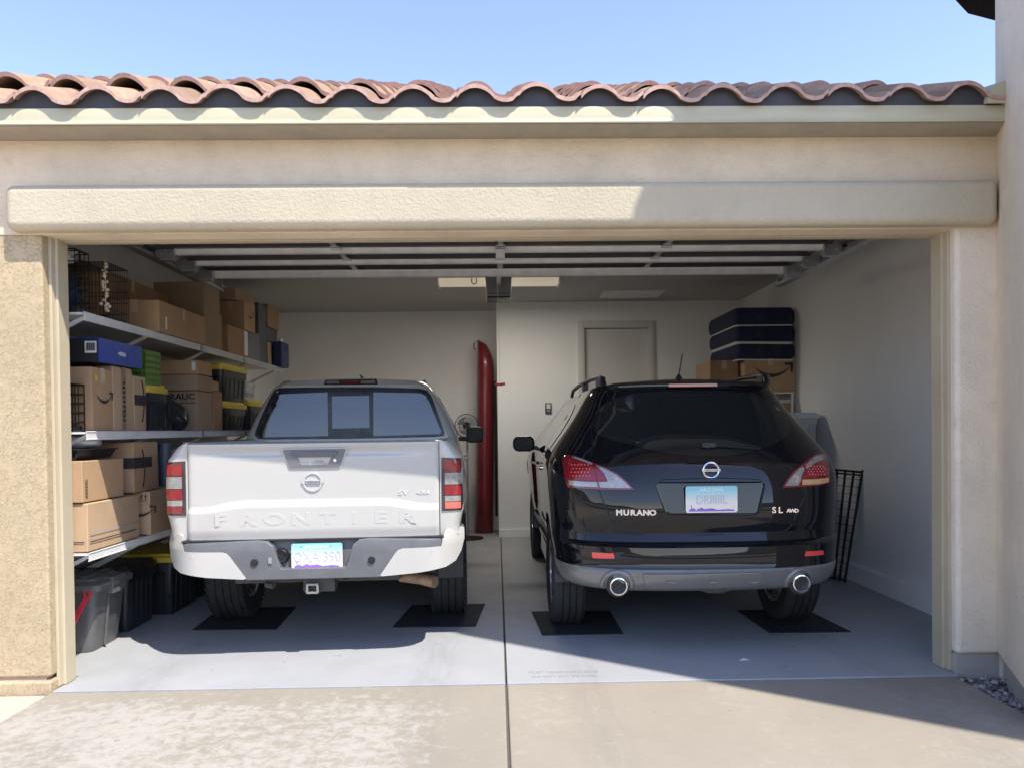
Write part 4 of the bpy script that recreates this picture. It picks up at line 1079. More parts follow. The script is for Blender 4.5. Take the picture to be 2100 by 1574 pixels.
# ------------------------------------------------------------------ overhead door, opener, lamp
def overhead():
    d = empty('overhead_door', (0, 1.6, 2.7), label='raised sectional garage door lying flat under the ceiling', cat='garage door')
    secs = [(.30, .84), (.845, 1.375), (1.38, 1.79), (1.795, 2.20)]
    for a, b in secs:
        m = MB(); m.box(-2.40, 2.40, a, b, 2.725, 2.765); m.box(-2.40, 2.40, a, a+.02, 2.695, 2.7245); m.box(-2.40, 2.40, b-.02, b, 2.695, 2.7245)
        for x in (-2.40, -1.22, -.04, 1.16, 2.34): m.box(x, x+.06, a+.0205, b-.0205, 2.704, 2.7245)
        m.build('door_section', M_DPANEL, d, bevel=.002)
    for y, h in ((.85, .035), (1.40, .035), (1.79, .03), (2.165, .055)):
        m = MB(); m.box(-2.38, 2.38, y, y+.028, 2.693-h, 2.693); m.box(-2.38, 2.38, y-.02, y, 2.689, 2.6935); m.box(-2.38, 2.38, y+.028, y+.045, 2.693-h, 2.697-h)
        m.build('strut', M_STEELW, d, bevel=.002)
    for x in (-2.40, 2.40):
        for y in (.86, 1.42, 1.80, 2.15):
            s = 1 if x > 0 else -1
            m = MB(); m.box(x-.065, x+.065, y-.05, y+.05, 2.63, 2.69); m.box(x-.05, x+.05, y-.03, y+.03, 2.612, 2.63)
            m.cyl((x, y, 2.665), (x+s*.12, y, 2.665), .007, 8); m.cyl((x+s*.10, y, 2.665), (x+s*.125, y, 2.665), .022, 14)
            for i in (-.03, .03): m.cyl((x+i, y-.056, 2.655), (x+i, y-.048, 2.655), .008, 8)
            m.build('roller_bracket', M_STEEL, d, bevel=.002)
    for x in (-1.19, -.01, 1.19):
        m = MB()
        for y in (1.385, 1.795): m.box(x-.035, x+.035, y-.06, y+.06, 2.684, 2.694); m.cyl((x-.04, y, 2.684), (x+.04, y, 2.684), .009, 10)
        m.box(x-.02, x+.02, 1.0, 2.18, 2.690, 2.703); m.build('hinge', M_STEEL, d, bevel=.002)
    m = MB(); m.box(-.045, .02, 1.33, 1.36, 2.60, 2.66); m.build('door_tag', M_LABEL, d)
    for s in (-1, 1):
        x = s*2.50
        m = MB(); m.box(x-.028, x+.028, .55, 2.75, 2.632, 2.636); m.box(x+s*.025-.002, x+s*.025+.002, .55, 2.75, 2.636, 2.70); m.box(x-s*.027-.002, x-s*.027+.002, .55, 2.75, 2.636, 2.655); m.box(x-.028, x+.028, .55, 2.75, 2.70, 2.704)
        for y in (1.5, 2.70): m.box(x+s*.03, x+s*.034, y-.02, y+.02, 2.65, 3.0); m.box(x-.02, x+.04, y-.02, y-.016, 2.66, 2.80)
        m.box(x+s*.034, x+s*.06, .6, 2.74, 2.64, 2.67)
        tag(m.build('door_track', M_STEEL, bevel=.001), ('left' if s < 0 else 'right')+' steel roller track of the raised garage door', 'door track', 'garage door tracks')
    o = empty('door_opener', (-.02, 3.6, 2.8), label='grey garage door opener motor box with red pull cord under ceiling', cat='door opener')
    a = at(995, 571, 'Y', 3.6); b = at(1050, 607, 'Y', 3.6)
    m = MB(); c = (a.x+b.x)/2; w = (b.x-a.x)/2
    m.prism([(c-w, a.z+.02), (c-w*.93, b.z+.02), (c-w*.9, b.z), (c+w*.9, b.z), (c+w*.93, b.z+.02), (c+w, a.z+.02)], 'Y', 3.6, 3.95); m.build('motor_housing', M_GREY, o, bevel=.012)
    m = MB()
    for i in range(8): x = c-w*.7+w*1.4*i/7; m.box(x-.006, x+.006, 3.595, 3.603, b.z+.02, b.z+.032)
    m.box(c-w*.88, c+w*.88, 3.61, 3.94, b.z-.015, b.z-.001); m.build('vent_slots', M_BLACK, o)
    m = MB(); m.box(c-.02, c+.02, .35, 3.6, 2.80, 2.84); m.build('rail', M_STEEL, o)
    m = MB(); m.bar((c, 2.18, 2.68), (c, 2.42, 2.81), .03, .012); m.box(c-.03, c+.03, 2.36, 2.5, 2.77, 2.80); m.build('trolley_arm', M_STEEL, o)
    m = MB(); m.box(c-.02, c+.025, 3.8, 3.85, a.z+.02, 3.0); m.box(c-.13, c-.10, 3.7, 3.74, a.z+.0, 3.0); m.box(c+.10, c+.13, 3.7, 3.74, a.z+.0, 3.0); m.build('hanger', M_STEEL, o)
    h = at(1025, 787, 'Y', 2.44)
    m = MB(); t = at(1020, 580, 'Y', 2.44); m.tube([(c, 2.44, 2.77), (t.x, 2.44, t.z), ((t.x+h.x)/2+.004, 2.44, 2.15), (h.x, 2.44, h.z)], .0018, 6); m.build('pull_cord', M_WHITEP, o)
    m = MB(); m.tube([(h.x-.045, 2.44, h.z+.003), (h.x-.02, 2.44, h.z-.004), (h.x+.02, 2.44, h.z-.004), (h.x+.045, 2.44, h.z+.003)], .012, 10); m.build('pull_handle', M_REDH, o, smooth=40)
    m = MB(); m.tube([(c, 3.594, 2.90), (c+.006, 3.59, 2.84), (c-.004, 3.59, 2.80)], .012, 6); m.build('cable', M_BLACK, o)
    l = empty('ceiling_light', (0, 4.2, 3), label='long fluorescent wrap light on the ceiling behind the opener', cat='ceiling light')
    a = at(897, 569, 'Y', 4.2); b = at(1148, 584, 'Y', 4.2)
    m = MB(); m.prism([(4.08, 2.999), (4.09, 2.955), (4.13, b.z+.012), (4.18, b.z), (4.28, b.z), (4.33, b.z+.012), (4.37, 2.955), (4.38, 2.999)], 'X', a.x+.02, b.x-.02)
    t = NT('lamp_diffuser'); t.set(col=(.78,.72,.60), rough=.4, em=(1,.86,.62), ems=.12); m.build('diffuser', t.mat, l, bevel=.006)
    for x0, x1 in ((a.x, a.x+.02), (b.x-.02, b.x)):
        m = MB(); m.box(x0, x1, 4.07, 4.39, b.z-.003, 2.999); m.build('end_cap', M_WHITEP, l)
    ld = bpy.data.lights.new('fluorescent_tube', 'AREA'); ld.shape = 'RECTANGLE'; ld.size = 1.2; ld.size_y = .3; ld.energy = LAMP_W; ld.color = (1, .94, .85)
    lo = bpy.data.objects.new('fluorescent_tube', ld); COL.objects.link(lo); lo.location = ((a.x+b.x)/2, 4.23, b.z-.012)
    m = MB(); m.tube([(-.30, 4.07, 2.99), (-.30, 4.05, 2.94), (-.275, 4.05, 2.925), (-.25, 4.05, 2.94), (-.25, 4.07, 2.99)], .006, 6); m.build('hook', M_BLACK, l)
overhead()

# ------------------------------------------------------------------ wall shelves on the left
SX = -2.42
TOPZ, MIDZ, LOWZ = 2.085, 1.398, .694
def shelves():
    for z, y1, y0, lab in ((TOPZ, 4.42, .312, 'top white wire shelf along the left garage wall'), (MIDZ, 4.42, .312, 'middle white wire shelf along the left garage wall'), (LOWZ, 4.42, .312, 'lowest white wire shelf along the left garage wall')):
        r = empty('wall_shelf', (SX, y0, z), label=lab, cat='shelf', group='white wire shelves on the left wall')
        m = MB(); m.box(-3.05, SX-.012, y0, y1, z-.016, z-.004); m.build('shelf_board', M_SHELF, r)
        m = MB(); n = int((y1-y0)/.0125)
        for i in range(n):
            y = y0+(y1-y0)*(i+.5)/n
            m.box(SX-.004, SX, y-.0024, y+.0024, z-.046, z-.004)
        o = m.build('front_lip', M_SHELF, r, fix=False)
        for zz in (z-.003, z-.047):
            q = MB(); q.cyl((SX-.001, y0, zz), (SX-.001, y1, zz), .0042, 8); q.build('lip_rod', M_SHELF, r, smooth=40)
        for y in (.36, 1.2, 2.25, 3.3, 4.25):
            m = MB(); m.prism([(-3.05, z-.34), (-3.05, z-.30), (SX-.03, z-.018), (SX-.02, z-.018), (SX-.02, z-.032), (-3.03, z-.34)], 'Y', y, y+.018)
            m.build('bracket', M_SHELF, r)
        for y in (2.05, 3.1):
            m = MB(); m.box(SX-.008, SX+.004, y, y+.03, z-.05, z); m.build('joiner', M_GREY, r)
shelves()

def span(xf, pf, pb, yt, z0, w, yb=None):
    """box limits from the pixels of its right face: front edge, back edge, top; right face on x = xf"""
    ym = (yt+(yb or yt+60))/2
    y0 = at(pf, ym, 'X', xf).y; y1 = at(pb, ym, 'X', xf).y
    z1 = at(pf, yt, 'X', xf).z
    if yb: z0 = at(pf, yb, 'X', xf).z
    return [xf-w, xf, y0, y1, z0, z1]
def smile(o, face, c, s, d, parent, back=False):
    """the curved arrow print. face 'X': on a +x face at x=d, centre (y, z); face 'Y': on a -y face at y=d, centre (x, z)"""
    P = []
    n = 16
    for i in range(n+1):
        t = -1+2*i/n; P.append((t*.5, -.30*(1-t*t)+.12))
    for i in range(n, -1, -1):
        t = -1+2*i/n; P.append((t*.5, -.30*(1-t*t)*.72+.12+.01*(1-abs(t))))
    polys = [P, [(.32,.20),(.56,.20),(.54,-.06),(.48,-.04),(.49,.13),(.33,.14)]]
    m = MB()
    for q in polys:
        if face == 'X': vs = [(d+.0012, c[0]+u*s*(-1 if back else 1), c[1]+v*s) for u, v in q]
        else: vs = [(c[0]+u*s, d-.0012, c[1]+v*s) for u, v in q]
        n_ = len(vs)
        if n_ > 10:
            k = n_//2
            m.add(vs, [(i, i+1, n_-2-i, n_-1-i) for i in range(k-1)])
        else: m.add(vs, [tuple(range(n_))])
    return m.build('arrow_print', M_INK, parent, fix=False)
def carton(b, label, mat, grp='cardboard boxes on the left shelves', tape=True, name='cardboard_box', cat='box', tilt=0, tm=None):
    x0, x1, y0, y1, z0, z1 = b
    r = empty(name, ((x0+x1)/2, (y0+y1)/2, z0), R(tilt), label, cat, grp)
    Mi = ROOTM[r.name]; ROOTM[r.name] = Matrix.Translation(-r.location)      # parts are given unturned, then turn with the root
    m = MB(); j = lambda: random.uniform(-.004, .004)
    m.box(x0, x1, y0, y1, z0+.001, z1)
    m.v = [p+Vector((j(), j(), j() if p.z > z0+.01 else 0)) for p in m.v]
    m.build('carton', mat, r, bevel=.006)
    m = MB(); c = (x0+x1)/2 if (x1-x0) < (y1-y0) else None
    if c is not None: m.box(c-.002, c+.002, y0-.0005, y1+.0005, z1-.001, z1+.002)
    else: cy_ = (y0+y1)/2; m.box(x0, x1+.0005, cy_-.002, cy_+.002, z1-.001, z1+.002)
    m.build('flap_seam', M_INK, r)
    if tape:
        m = MB(); cy_ = (y0+y1)/2; w = min(.026, (y1-y0)*.2); cx_ = (x0+x1)/2
        m.box(x1+.001, x1+.0025, cy_-w, cy_+w, z1-min(.09, (z1-z0)*.4), z1); m.build('tape', tm or M_TAPE, r); m = MB()
        m.box(cx_-.026, cx_+.026, y0-.0055, y0-.004, z1-min(.09, (z1-z0)*.4), z1); m.build('tape', tm or M_TAPE, r)
    return r
def tote(b, label, lid_h=.05, body=None, lid=None, grp='black storage totes with yellow lids'):
    x0, x1, y0, y1, z0, z1 = b
    r = empty('storage_tote', ((x0+x1)/2, (y0+y1)/2, z0), 0, label, 'storage tote', grp)
    m = MB(); zb = z1-lid_h
    def ring(k, z): 
        dx = (x1-x0)*k; dy = (y1-y0)*k
        return [Vector((p, q, z)) for p, q in rrect(x0+dx, x1-dx, y0+dy, y1-dy, .035, 3)]
    rows = [ring(.07, z0+.001), ring(.06, z0+.03), ring(.035, zb-.07), ring(.018, zb-.068), ring(.018, zb)]
    m.grid(rows, wrap=True); m.add(rows[0], [tuple(range(len(rows[0])))[::-1]]); m.add(rows[-1], [tuple(range(len(rows[-1])))])
    for i in range(1, 6):
        y = y0+(y1-y0)*i/6; m.bar((x1-(x1-x0)*.06, y, z0+.03), (x1-(x1-x0)*.032, y, zb-.08), .02, .012)
        x = x0+(x1-x0)*i/6; m.bar((x, y0+(y1-y0)*.06, z0+.03), (x, y0+(y1-y0)*.03, zb-.08), .02, .012)
    m.build('tub', body or M_TOTE, r, smooth=35)
    m = MB(); rows = [ring(.0, zb-.012), ring(-.005, zb), ring(-.005, zb+lid_h*.55), ring(.03, zb+lid_h*.6), ring(.045, z1)]
    m.grid(rows, wrap=True); m.add(rows[-1], [tuple(range(len(rows[-1])))]); m.build('lid', lid or M_YEL, r, smooth=35)
    return r
def wire_crate(b, label, grp, step=.035, r=.0022):
    x0, x1, y0, y1, z0, z1 = b
    c = empty('wire_crate', ((x0+x1)/2, (y0+y1)/2, z0), 0, label, 'pet crate', grp)
    for nm, fx in (('side_panel', x1), ('side_panel', x0), ('end_panel', y0), ('end_panel', y1), ('top_panel', z1)):
        m = MB()
        if nm == 'side_panel':
            for i in range(int((y1-y0)/step)+1): y = y0+(y1-y0)*i/int((y1-y0)/step); m.tube([(fx, y, z0), (fx, y, z1)], r, 5)
            for i in range(6): z = z0+(z1-z0)*i/5; m.tube([(fx, y0, z), (fx, y1, z)], r*1.5, 5)
        elif nm == 'end_panel':
            for i in range(int((x1-x0)/step)+1): x = x0+(x1-x0)*i/int((x1-x0)/step); m.tube([(x, fx, z0), (x, fx, z1)], r, 5)
            for i in range(6): z = z0+(z1-z0)*i/5; m.tube([(x0, fx, z), (x1, fx, z)], r*1.5, 5)
        else:
            for i in range(int((y1-y0)/step)+1): y = y0+(y1-y0)*i/int((y1-y0)/step); m.tube([(x0, y, fx), (x1, y, fx)], r, 5)
            for i in range(4): x = x0+(x1-x0)*i/3; m.tube([(x, y0, fx), (x, y1, fx)], r*1.5, 5)
        m.build(nm, M_WIRE, c, fix=False)
    m = MB(); m.box(x0+.01, x1-.01, y0+.01, y1-.01, z0+.004, z0+.03); m.build('tray', M_BLACK, c)
    return c
def heap(name, label, cat, b, mat, seed=1, amp=.25, group=None):
    """a soft lumpy thing: bag, bedding"""
    x0, x1, y0, y1, z0, z1 = b; rnd = random.Random(seed); ph = [rnd.uniform(0, 6) for _ in range(9)]
    m = MB(); rows = []
    for i in range(13):
        v = i/12; row = []
        for j in range(28):
            a = 2*PI*j/28; e = math.sin(PI*min(1, .16+v*.86))**.55 if v < 1 else .02
            k = e*(1+amp*.35*math.sin(3*a+ph[0]+4*v)+amp*.25*math.sin(5*a+ph[1]-3*v))
            ca, sa = math.cos(a), math.sin(a); q = (abs(ca)**3.2+abs(sa)**3.2)**(-1/3.2)
            row.append(Vector(((x0+x1)/2+(x1-x0)/2*k*ca*q*.95, (y0+y1)/2+(y1-y0)/2*k*sa*q*.95, z0+.001+(z1-z0)*v*(1+amp*.12*math.sin(2*a+ph[3])*v))))
        rows.append(row)
    m.grid(rows, wrap=True); m.add(rows[-1], [tuple(range(28))])
    o = m.build(name, mat, smooth=60); return tag(o, label, cat, group)

def left_shelf_things():
    # ---- top shelf
    Z = TOPZ+.002
    G = 'wire pet crates on the top shelf'
    A = span(-2.47, 155, 196, 511, Z, .50); A[2] = .315; A[3] = .47
    wire_crate(A, 'taller black wire crate at the front end of the top shelf', G, .05, .0028)
    heap('bedding', 'dark navy pet bedding heaped inside the taller wire crate', 'bedding', [A[0]+.03, A[1]-.02, A[2]+.03, A[3]-.03, Z+.03, Z+.30], M_NAVY, 4, .5)
    heap('blanket', 'white fleece blanket crumpled on dark bedding in the wire crate', 'blanket', [A[0]+.1, A[1]-.03, A[2]+.04, A[3]-.04, Z+.29, Z+.40], M_PIPE, 9, .8)
    B = span(-2.46, 218, 262, 537, Z, .46); B[2] = max(B[2], .51)
    wire_crate(B, 'lower black fine wire crate hung with a shell string', G, .022, .0016)
    m = MB(); c = empty('shell_string', (-2.70, B[2]-.012, Z+.12), 0, 'string of pale shells hanging on the front of the fine wire crate', 'ornament')
    p = at(215, 560, 'Y', B[2]-.012); rnd = random.Random(3)
    m = MB(); m.tube([(p.x, p.y, Z+.37), (p.x+.004, p.y, Z+.2), (p.x, p.y, Z+.05)], .003, 5); m.build('cord', M_LABEL, c)
    m = MB()
    for i in range(26):
        z = Z+.05+.31*rnd.random()**1.6; x = p.x+rnd.uniform(-.025, .025)*(1.3-(z-Z)/.4); q = rnd.uniform(.007, .014)
        m.lathe([(0, -q), (q*.8, -q*.5), (q, 0), (q*.8, q*.5), (0, q)], (x, p.y-.004, z), 'Z', 8)
    o = m.build('shell_cluster', pm('shell', (.62,.52,.38), .5, var=.3, vs=40), c, fix=False); o['kind'] = 'stuff'
    D = span(-2.76, 262, 352, 571, Z, .26); D[2] = .95; D[4] = Z
    carton(D, 'tall brown box at the back of the top shelf behind the long carton', M_CARD[2])
    Cb = span(-2.40, 326, 420, 614, Z, .34); Cb[4] = Z
    k = carton(Cb, 'long warm brown carton lying on the top shelf with shiny tape', M_CARD[0], tape=True, tm=pm('clear_tape', (.56,.43,.31), .12, coat=1.))
    m = MB(); m.box(Cb[1]+.001, Cb[1]+.0022, Cb[2]+.10, Cb[2]+.125, Cb[4]+.03, Cb[4]+.12); m.build('label_strip', M_LABEL, k)
    heap('duffel_bag', 'dark bag slumped on the top shelf behind the long carton', 'bag', [-2.86, -2.54, 1.72, 2.15, Z, Z+.27], M_NAVY, 5, .4)
    F = span(-2.47, 418, 450, 578, Z, .42); F[4] = Z; F[5] = min(F[5], 2.96)
    carton(F, 'tallest dull brown carton standing on the top shelf near the ceiling', M_CARD[3], tape=False)
    g1 = span(-2.46, 468, 508, 664, Z, .3); g1[4] = Z
    k = carton(g1, 'reddish brown carton with a white label strip on top shelf', M_CARD[2], tape=False)
    m = MB(); m.box(g1[1]+.002, g1[1]+.0035, g1[3]-.11, g1[3]-.012, g1[4]+.03, g1[5]-.01); m.build('label_strip', M_LABEL, k)
    g0 = [-2.86, -2.50, g1[2]-.24, g1[2]-.02, Z, Z+.34]; carton(g0, 'narrow brown carton between the tallest carton and labelled one', M_CARD[2], tape=False)
    h = span(-2.45, 501, 523, 617, g1[5]+.002, .26); h[4] = g1[5]+.002
    k = carton(h, 'small carton with curved arrow print atop the labelled carton', M_CARD[0]); smile(k, 'X', ((h[2]+h[3])/2, (h[4]+h[5])/2+.02), .18, h[1]+.004, k)
    i1 = [h[0]-.12, h[1]-.05, h[2]-.1, h[3]+.15, h[5]+.002, min(h[5]+.11, 2.97)]; carton(i1, 'flat dark brown carton topmost above the arrow printed carton', M_CARD[3], tape=False)
    g2 = span(-2.47, 509, 532, 676, Z, .3); g2[2] = g1[3]+.015; g2[4] = Z; carton(g2, 'slate grey carton beside the white label strip', pm('slate_card', (.16,.17,.19), .7, var=.15), tape=False)
    dk = pm('dark_card', (.10,.11,.115), .7, var=.2); y = g2[3]+.02
    carton([-2.9, -2.48, y, y+.26, Z, Z+.62], 'tall dark upright carton beyond the slate grey carton', dk, tape=False); y += .30
    z = Z
    hs = ((.26, M_CARD[3], 'lowest brown carton of the far stack on the top shelf'), (.15, dk, 'dark middle carton of the far stack on top shelf'), (.24, M_CARD[2], 'topmost brown carton of the far stack on top shelf'))
    for hh, mt, lab in hs: carton([-2.88, -2.47+random.uniform(-.03, .01), y, y+.40, z, z+hh], lab, mt, tape=False); z += hh+.002
    q = at(600, 716, 'Y', y+.35); m = MB()
    c = empty('blue_jug', (-2.36, y+.30, 2.04), 0, 'dark blue container hanging over the far end of the top shelf', 'container')
    m.box(-2.465, -2.36, y+.12, y+.40, Z, Z+.27); m.build('jug_body', pm('jug_navy', (.01,.022,.12), .45), c, bevel=.02, seg=3)
    m = MB(); m.cyl((-2.40, y+.2, Z+.26), (-2.40, y+.2, Z+.30), .025, 14); m.build('cap', M_WHITEP, c, smooth=40)
    # ---- middle shelf
    Z = MIDZ+.002
    a = span(-2.46, 188, 231, 752, Z, .34); a[4] = Z
    wire_crate([-2.93, -2.50, .315, a[2]-.012, Z, Z+.27], 'small black wire basket at the front end of the middle shelf', None, .05, .003)
    k = carton(a, 'big carton with dark curved arrow print below the blue box', M_CARD[0]); smile(k, 'X', ((a[2]+a[3])/2+.01, Z+.20), .19, a[1]+.004, k)
    m = MB(); m.box(a[1]+.002, a[1]+.0035, a[2]+.03, a[2]+.06, a[5]-.08, a[5]-.045); m.build('sticker', M_YEL, k)
    c_ = span(-2.46, 233, 272, 750, Z, .34); c_[4] = Z; c_[2] = a[3]+.012
    k = carton(c_, 'worn carton with a brown tape strip down its side', M_CARD[1], tape=False, tilt=-1.5)
    m = MB(); m.box(c_[1]+.0035, c_[1]+.005, (c_[2]+c_[3])/2-.02, (c_[2]+c_[3])/2+.025, Z+.01, c_[5]); m.build('tape', pm('brown_tape', (.25,.16,.10), .3), k)
    m = MB()
    for i in range(9): m.box(c_[1]+.005, c_[1]+.0062, (c_[2]+c_[3])/2-.012, (c_[2]+c_[3])/2+.016, Z+.06+.03*i, Z+.075+.03*i)
    m.build('tape_print', M_INK, k)
    d = span(-2.46, 276, 299, 771, Z, .34); d[4] = Z; d[2] = c_[3]+.015
    k = carton(d, 'narrow carton with a black tape band and upright arrow print', M_CARD[1], tape=False)
    m = MB(); m.box(d[1]+.003, d[1]+.0042, d[2], d[3], Z+.17, Z+.24); m.build('black_tape', M_INK, k)
    m = MB(); yc = (d[2]+d[3])/2+.02
    m.tube([(d[1]+.004, yc+.03*math.sin(PI*i/8), Z+.06+.28*i/8) for i in range(9)], .004, 5); m.build('arrow_print', M_INK, k)
    e = span(-2.44, 204, 290, 705, a[5]+.004, .34); zt = max(a[5], c_[5])+.006; e[4] = zt; e[5] = zt+.145
    s = empty('shoe_box', (-2.6, e[2], zt), 0, 'blue and black flat shoe box lying on top of the arrow printed carton', 'shoe box')
    m = MB(); m.box(e[0], e[1]-.004, e[2], e[3], zt, zt+.14); m.build('box_body', pm('black_card', (.022,.02,.022), .6), s, bevel=.003)
    m = MB(); m.box(e[1]-.0035, e[1]+.002, e[2]-.004, e[3]+.004, zt, zt+.145); m.box(e[0], e[1], e[2], e[3], zt+.1405, zt+.145); m.build('blue_face', M_BLUE, s)
    m = MB(); q = at(186, 720, 'Y', e[2]-.001); m.box(q.x-.035, q.x+.035, e[2]-.002, e[2]-.0005, zt+.055, zt+.125); sl_ = m.build('barcode_label', M_LABEL, s)
    m = MB()
    for i in range(14): x = q.x-.027+.004*i; m.box(x, x+.002+.0008*(i % 3), e[2]-.0032, e[2]-.0022, zt+.068, zt+.115)
    m.build('barcode', M_INK, sl_)
    m = MB(); m.prism([((e[2]+e[3])/2-.055, zt+.072), ((e[2]+e[3])/2-.02, zt+.086), ((e[2]+e[3])/2+.045, zt+.082), ((e[2]+e[3])/2+.055, zt+.06), ((e[2]+e[3])/2-.02, zt+.06)], 'X', e[1]+.002, e[1]+.0032); m.build('side_mark', pm('silver_print', (.55,.60,.72), .4), s)
    g = span(-2.46, 300, 347, 785, Z, .36); g[4] = Z; g[2] = d[3]+.03
    tote(g, 'black tote with yellow lid under the green basket')
    gb = empty('plastic_basket', (-2.6, g[2]+.1, g[5]), 0, 'lime green slotted plastic basket on the yellow tote lid', 'basket')
    m = MB(); x0, x1, y0, y1, z0, z1 = -2.82, -2.47, g[2]+.0, g[2]+.22, g[5]+.002, g[5]+.215
    for i in range(14):
        for fx in (y0, y1): x = x0+(x1-x0)*i/13; m.bar((x, fx, z0), (x, fx, z1), .012, .005, up=(0,1,0))
    for i in range(9):
        for fx in (x0, x1): y = y0+(y1-y0)*i/8; m.bar((fx, y, z0), (fx, y, z1), .005, .012, up=(0,1,0))
    for i in range(6):
        z = z0+(z1-z0)*i/5; m.box(x0, x1, y0-.003, y0+.003, z-.010, z+.010); m.box(x0, x1, y1-.003, y1+.003, z-.010, z+.010); m.box(x1-.003, x1+.003, y0, y1, z-.010, z+.010); m.box(x0-.003, x0+.003, y0, y1, z-.01, z+.01)
    m.box(x0, x1, y0, y1, z0, z0+.006); m.build('slotted_wall', M_GREEN, gb, fix=False)
    m = MB(); m.tube([(x0, y0, z1+.006), (x1, y0, z1+.006), (x1, y1, z1+.006), (x0, y1, z1+.006)], .009, 8, closed=True); m.build('rim', M_GREEN, gb, smooth=40)
    h1 = span(-2.47, 405, 417, 801, Z, .42); h1[4] = Z; h1[3] = h1[2]+.32
    k = carton(h1, 'lowest of three stacked cartons with RAUC stamped in a frame', M_CARD[3], tape=False)
    q = at(374, 813, 'Y', h1[2]-.004); m = MB(); m.text('RAUC', .066, Matrix(((1,0,0,q.x),(0,0,-1,h1[2]-.006),(0,1,0,q.z),(0,0,0,1))), .001, bold=.0015, sx=1.15)
    for zz in (q.z-.05, q.z+.05): m.box(q.x-.105, q.x+.105, h1[2]-.0065, h1[2]-.0055, zz-.003, zz+.003)
    m.build('stamp', M_INK, k)
    h2 = [h1[0]-.06, h1[1]+.01, h1[2]-.02, h1[3], h1[5]+.002, h1[5]+.13]; carton(h2, 'middle carton of the three stacked behind the green basket', M_CARD[3], tape=False)
    h3 = [h1[0]+.08, h1[1]+.015, h1[2]-.01, h1[3]-.03, h2[5]+.002, h2[5]+.12]; k = carton(h3, 'topmost carton of three with a small white label', M_CARD[0], tape=False)
    m = MB(); m.box(h3[1]-.05, h3[1]-.02, h3[2]-.0058, h3[2]-.0048, h3[4]+.03, h3[5]-.02); m.build('label_strip', M_LABEL, k)
    h4 = span(-2.46, 437, 451, 801, Z, .2); h4[4] = Z; h4[2] = max(h4[2], h1[3]+.02); h4[3] = h4[2]+.2; carton(h4, 'plain upright carton between the stamped stack and yellow lids', M_CARD[2], tape=False)
    carton([h4[0]-.02, h4[1]-.02, h4[2]+.01, h4[3]-.02, h4[5]+.002, h4[5]+.09], 'little carton on the plain upright carton', M_CARD[0], tape=False)
    # knobby tyre and bag in front of the stamped stack
    ty = empty('knobby_tyre', (-2.58, 1.66, Z), 0, 'small knobby black tyre standing on the middle shelf', 'tyre')
    m = MB(); c = (-2.62, 1.66, Z+.152)
    m.lathe([(.075,-.05),(.12,-.06),(.142,-.045),(.148,0),(.142,.045),(.12,.06),(.075,.05)], c, 'Y', 30); o = m.build('carcass', M_RUBBER, ty, smooth=40)
    m = MB()
    for i in range(30):
        t = 2*PI*i/30
        for s_ in (-1, 1):
            p0 = Vector(c)+Vector((.147*math.cos(t), s_*.004, .147*math.sin(t))); p1 = Vector(c)+Vector((.141*math.cos(t+.09), s_*.05, .141*math.sin(t+.09))); m.bar(p0, p1, .014, .012)
    m.build('tread', M_RUBBER, ty, fix=False)
    heap('backpack', 'black bag lying beside the knobby tyre on middle shelf', 'bag', [-2.80, -2.45, 1.76, 2.00, Z, Z+.24], M_TOTE, 11, .35)
    b_ = [-2.86, -2.50, 1.38, 1.56, Z, Z+.22]; b_[2] = max(b_[2], g[3]+.03); b_[3] = b_[2]+.12
    k = empty('black_case', (-2.66, b_[2], Z), 0, 'black case with a white top edge next to the knobby tyre', 'case')
    m = MB(); m.box(*b_); m.build('shell', M_TOTE, k, bevel=.012); m = MB(); m.box(b_[0]+.01, b_[1]-.01, b_[2]+.01, b_[3]-.01, b_[5]+.0005, b_[5]+.014); m.build('lid_edge', M_WHITEP, k, bevel=.004)
    t2 = span(-2.46, 468, 508, 822, Z, .42); t2[4] = Z; t2[2] = h4[3]+.04
    tote(t2, 'lower black tote with yellow lid under another tote'); t1 = span(-2.45, 468, 510, 745, t2[5]+.002, .44); t1[2] = t2[2]-.03; t1[4] = t2[5]+.002
    tote(t1, 'upper black tote with yellow lid close under the top shelf')
    t3 = [-2.88, -2.45, t2[3]+.05, t2[3]+.52, Z, Z+.30]; tote(t3, 'black tote with yellow lid under a clear container')
    tote([-2.84, -2.50, t3[2]+.04, t3[2]+.36, t3[5]+.002, t3[5]+.18], 'clear plastic container on the farthest yellow lid', .03, M_TUB, M_TUB, grp=None)
    # ---- lowest shelf
    Z = LOWZ+.002
    k1 = span(-2.43, 180, 287, 1031, Z, .34); k1[4] = Z
    k = carton(k1, 'long pale carton on the lowest shelf with dark base stripes', M_CARD[1], tape=False)
    m = MB()
    for zz, mt in ((.055, .006),): m.box(k1[1]+.003, k1[1]+.0045, k1[2]+.02, k1[3]-.06, Z+zz, Z+zz+mt); m.box(k1[0]+.05, k1[1]-.02, k1[2]-.0055, k1[2]-.0045, Z+zz, Z+zz+mt)
    m.build('base_stripe', M_INK, k)
    m = MB(); m.box(k1[1]+.003, k1[1]+.0042, k1[2]+.02, k1[3]-.04, Z+.10, Z+.104); m.build('blue_stripe', pm('blue_print', (.30,.38,.52), .6), k)
    k2 = span(-2.40, 308, 358, 1007, Z, .30); k2[4] = Z; k2[2] = max(k2[2], k1[3]+.02)
    k = carton(k2, 'pale carton with arrow print and two small up arrows', M_CARD[1], tape=False)
    q = at(297, 1060, 'Y', k2[2]); smile(k, 'Y', (q.x-.03, Z+.16), .20, k2[2]-.005, k)
    m = MB()
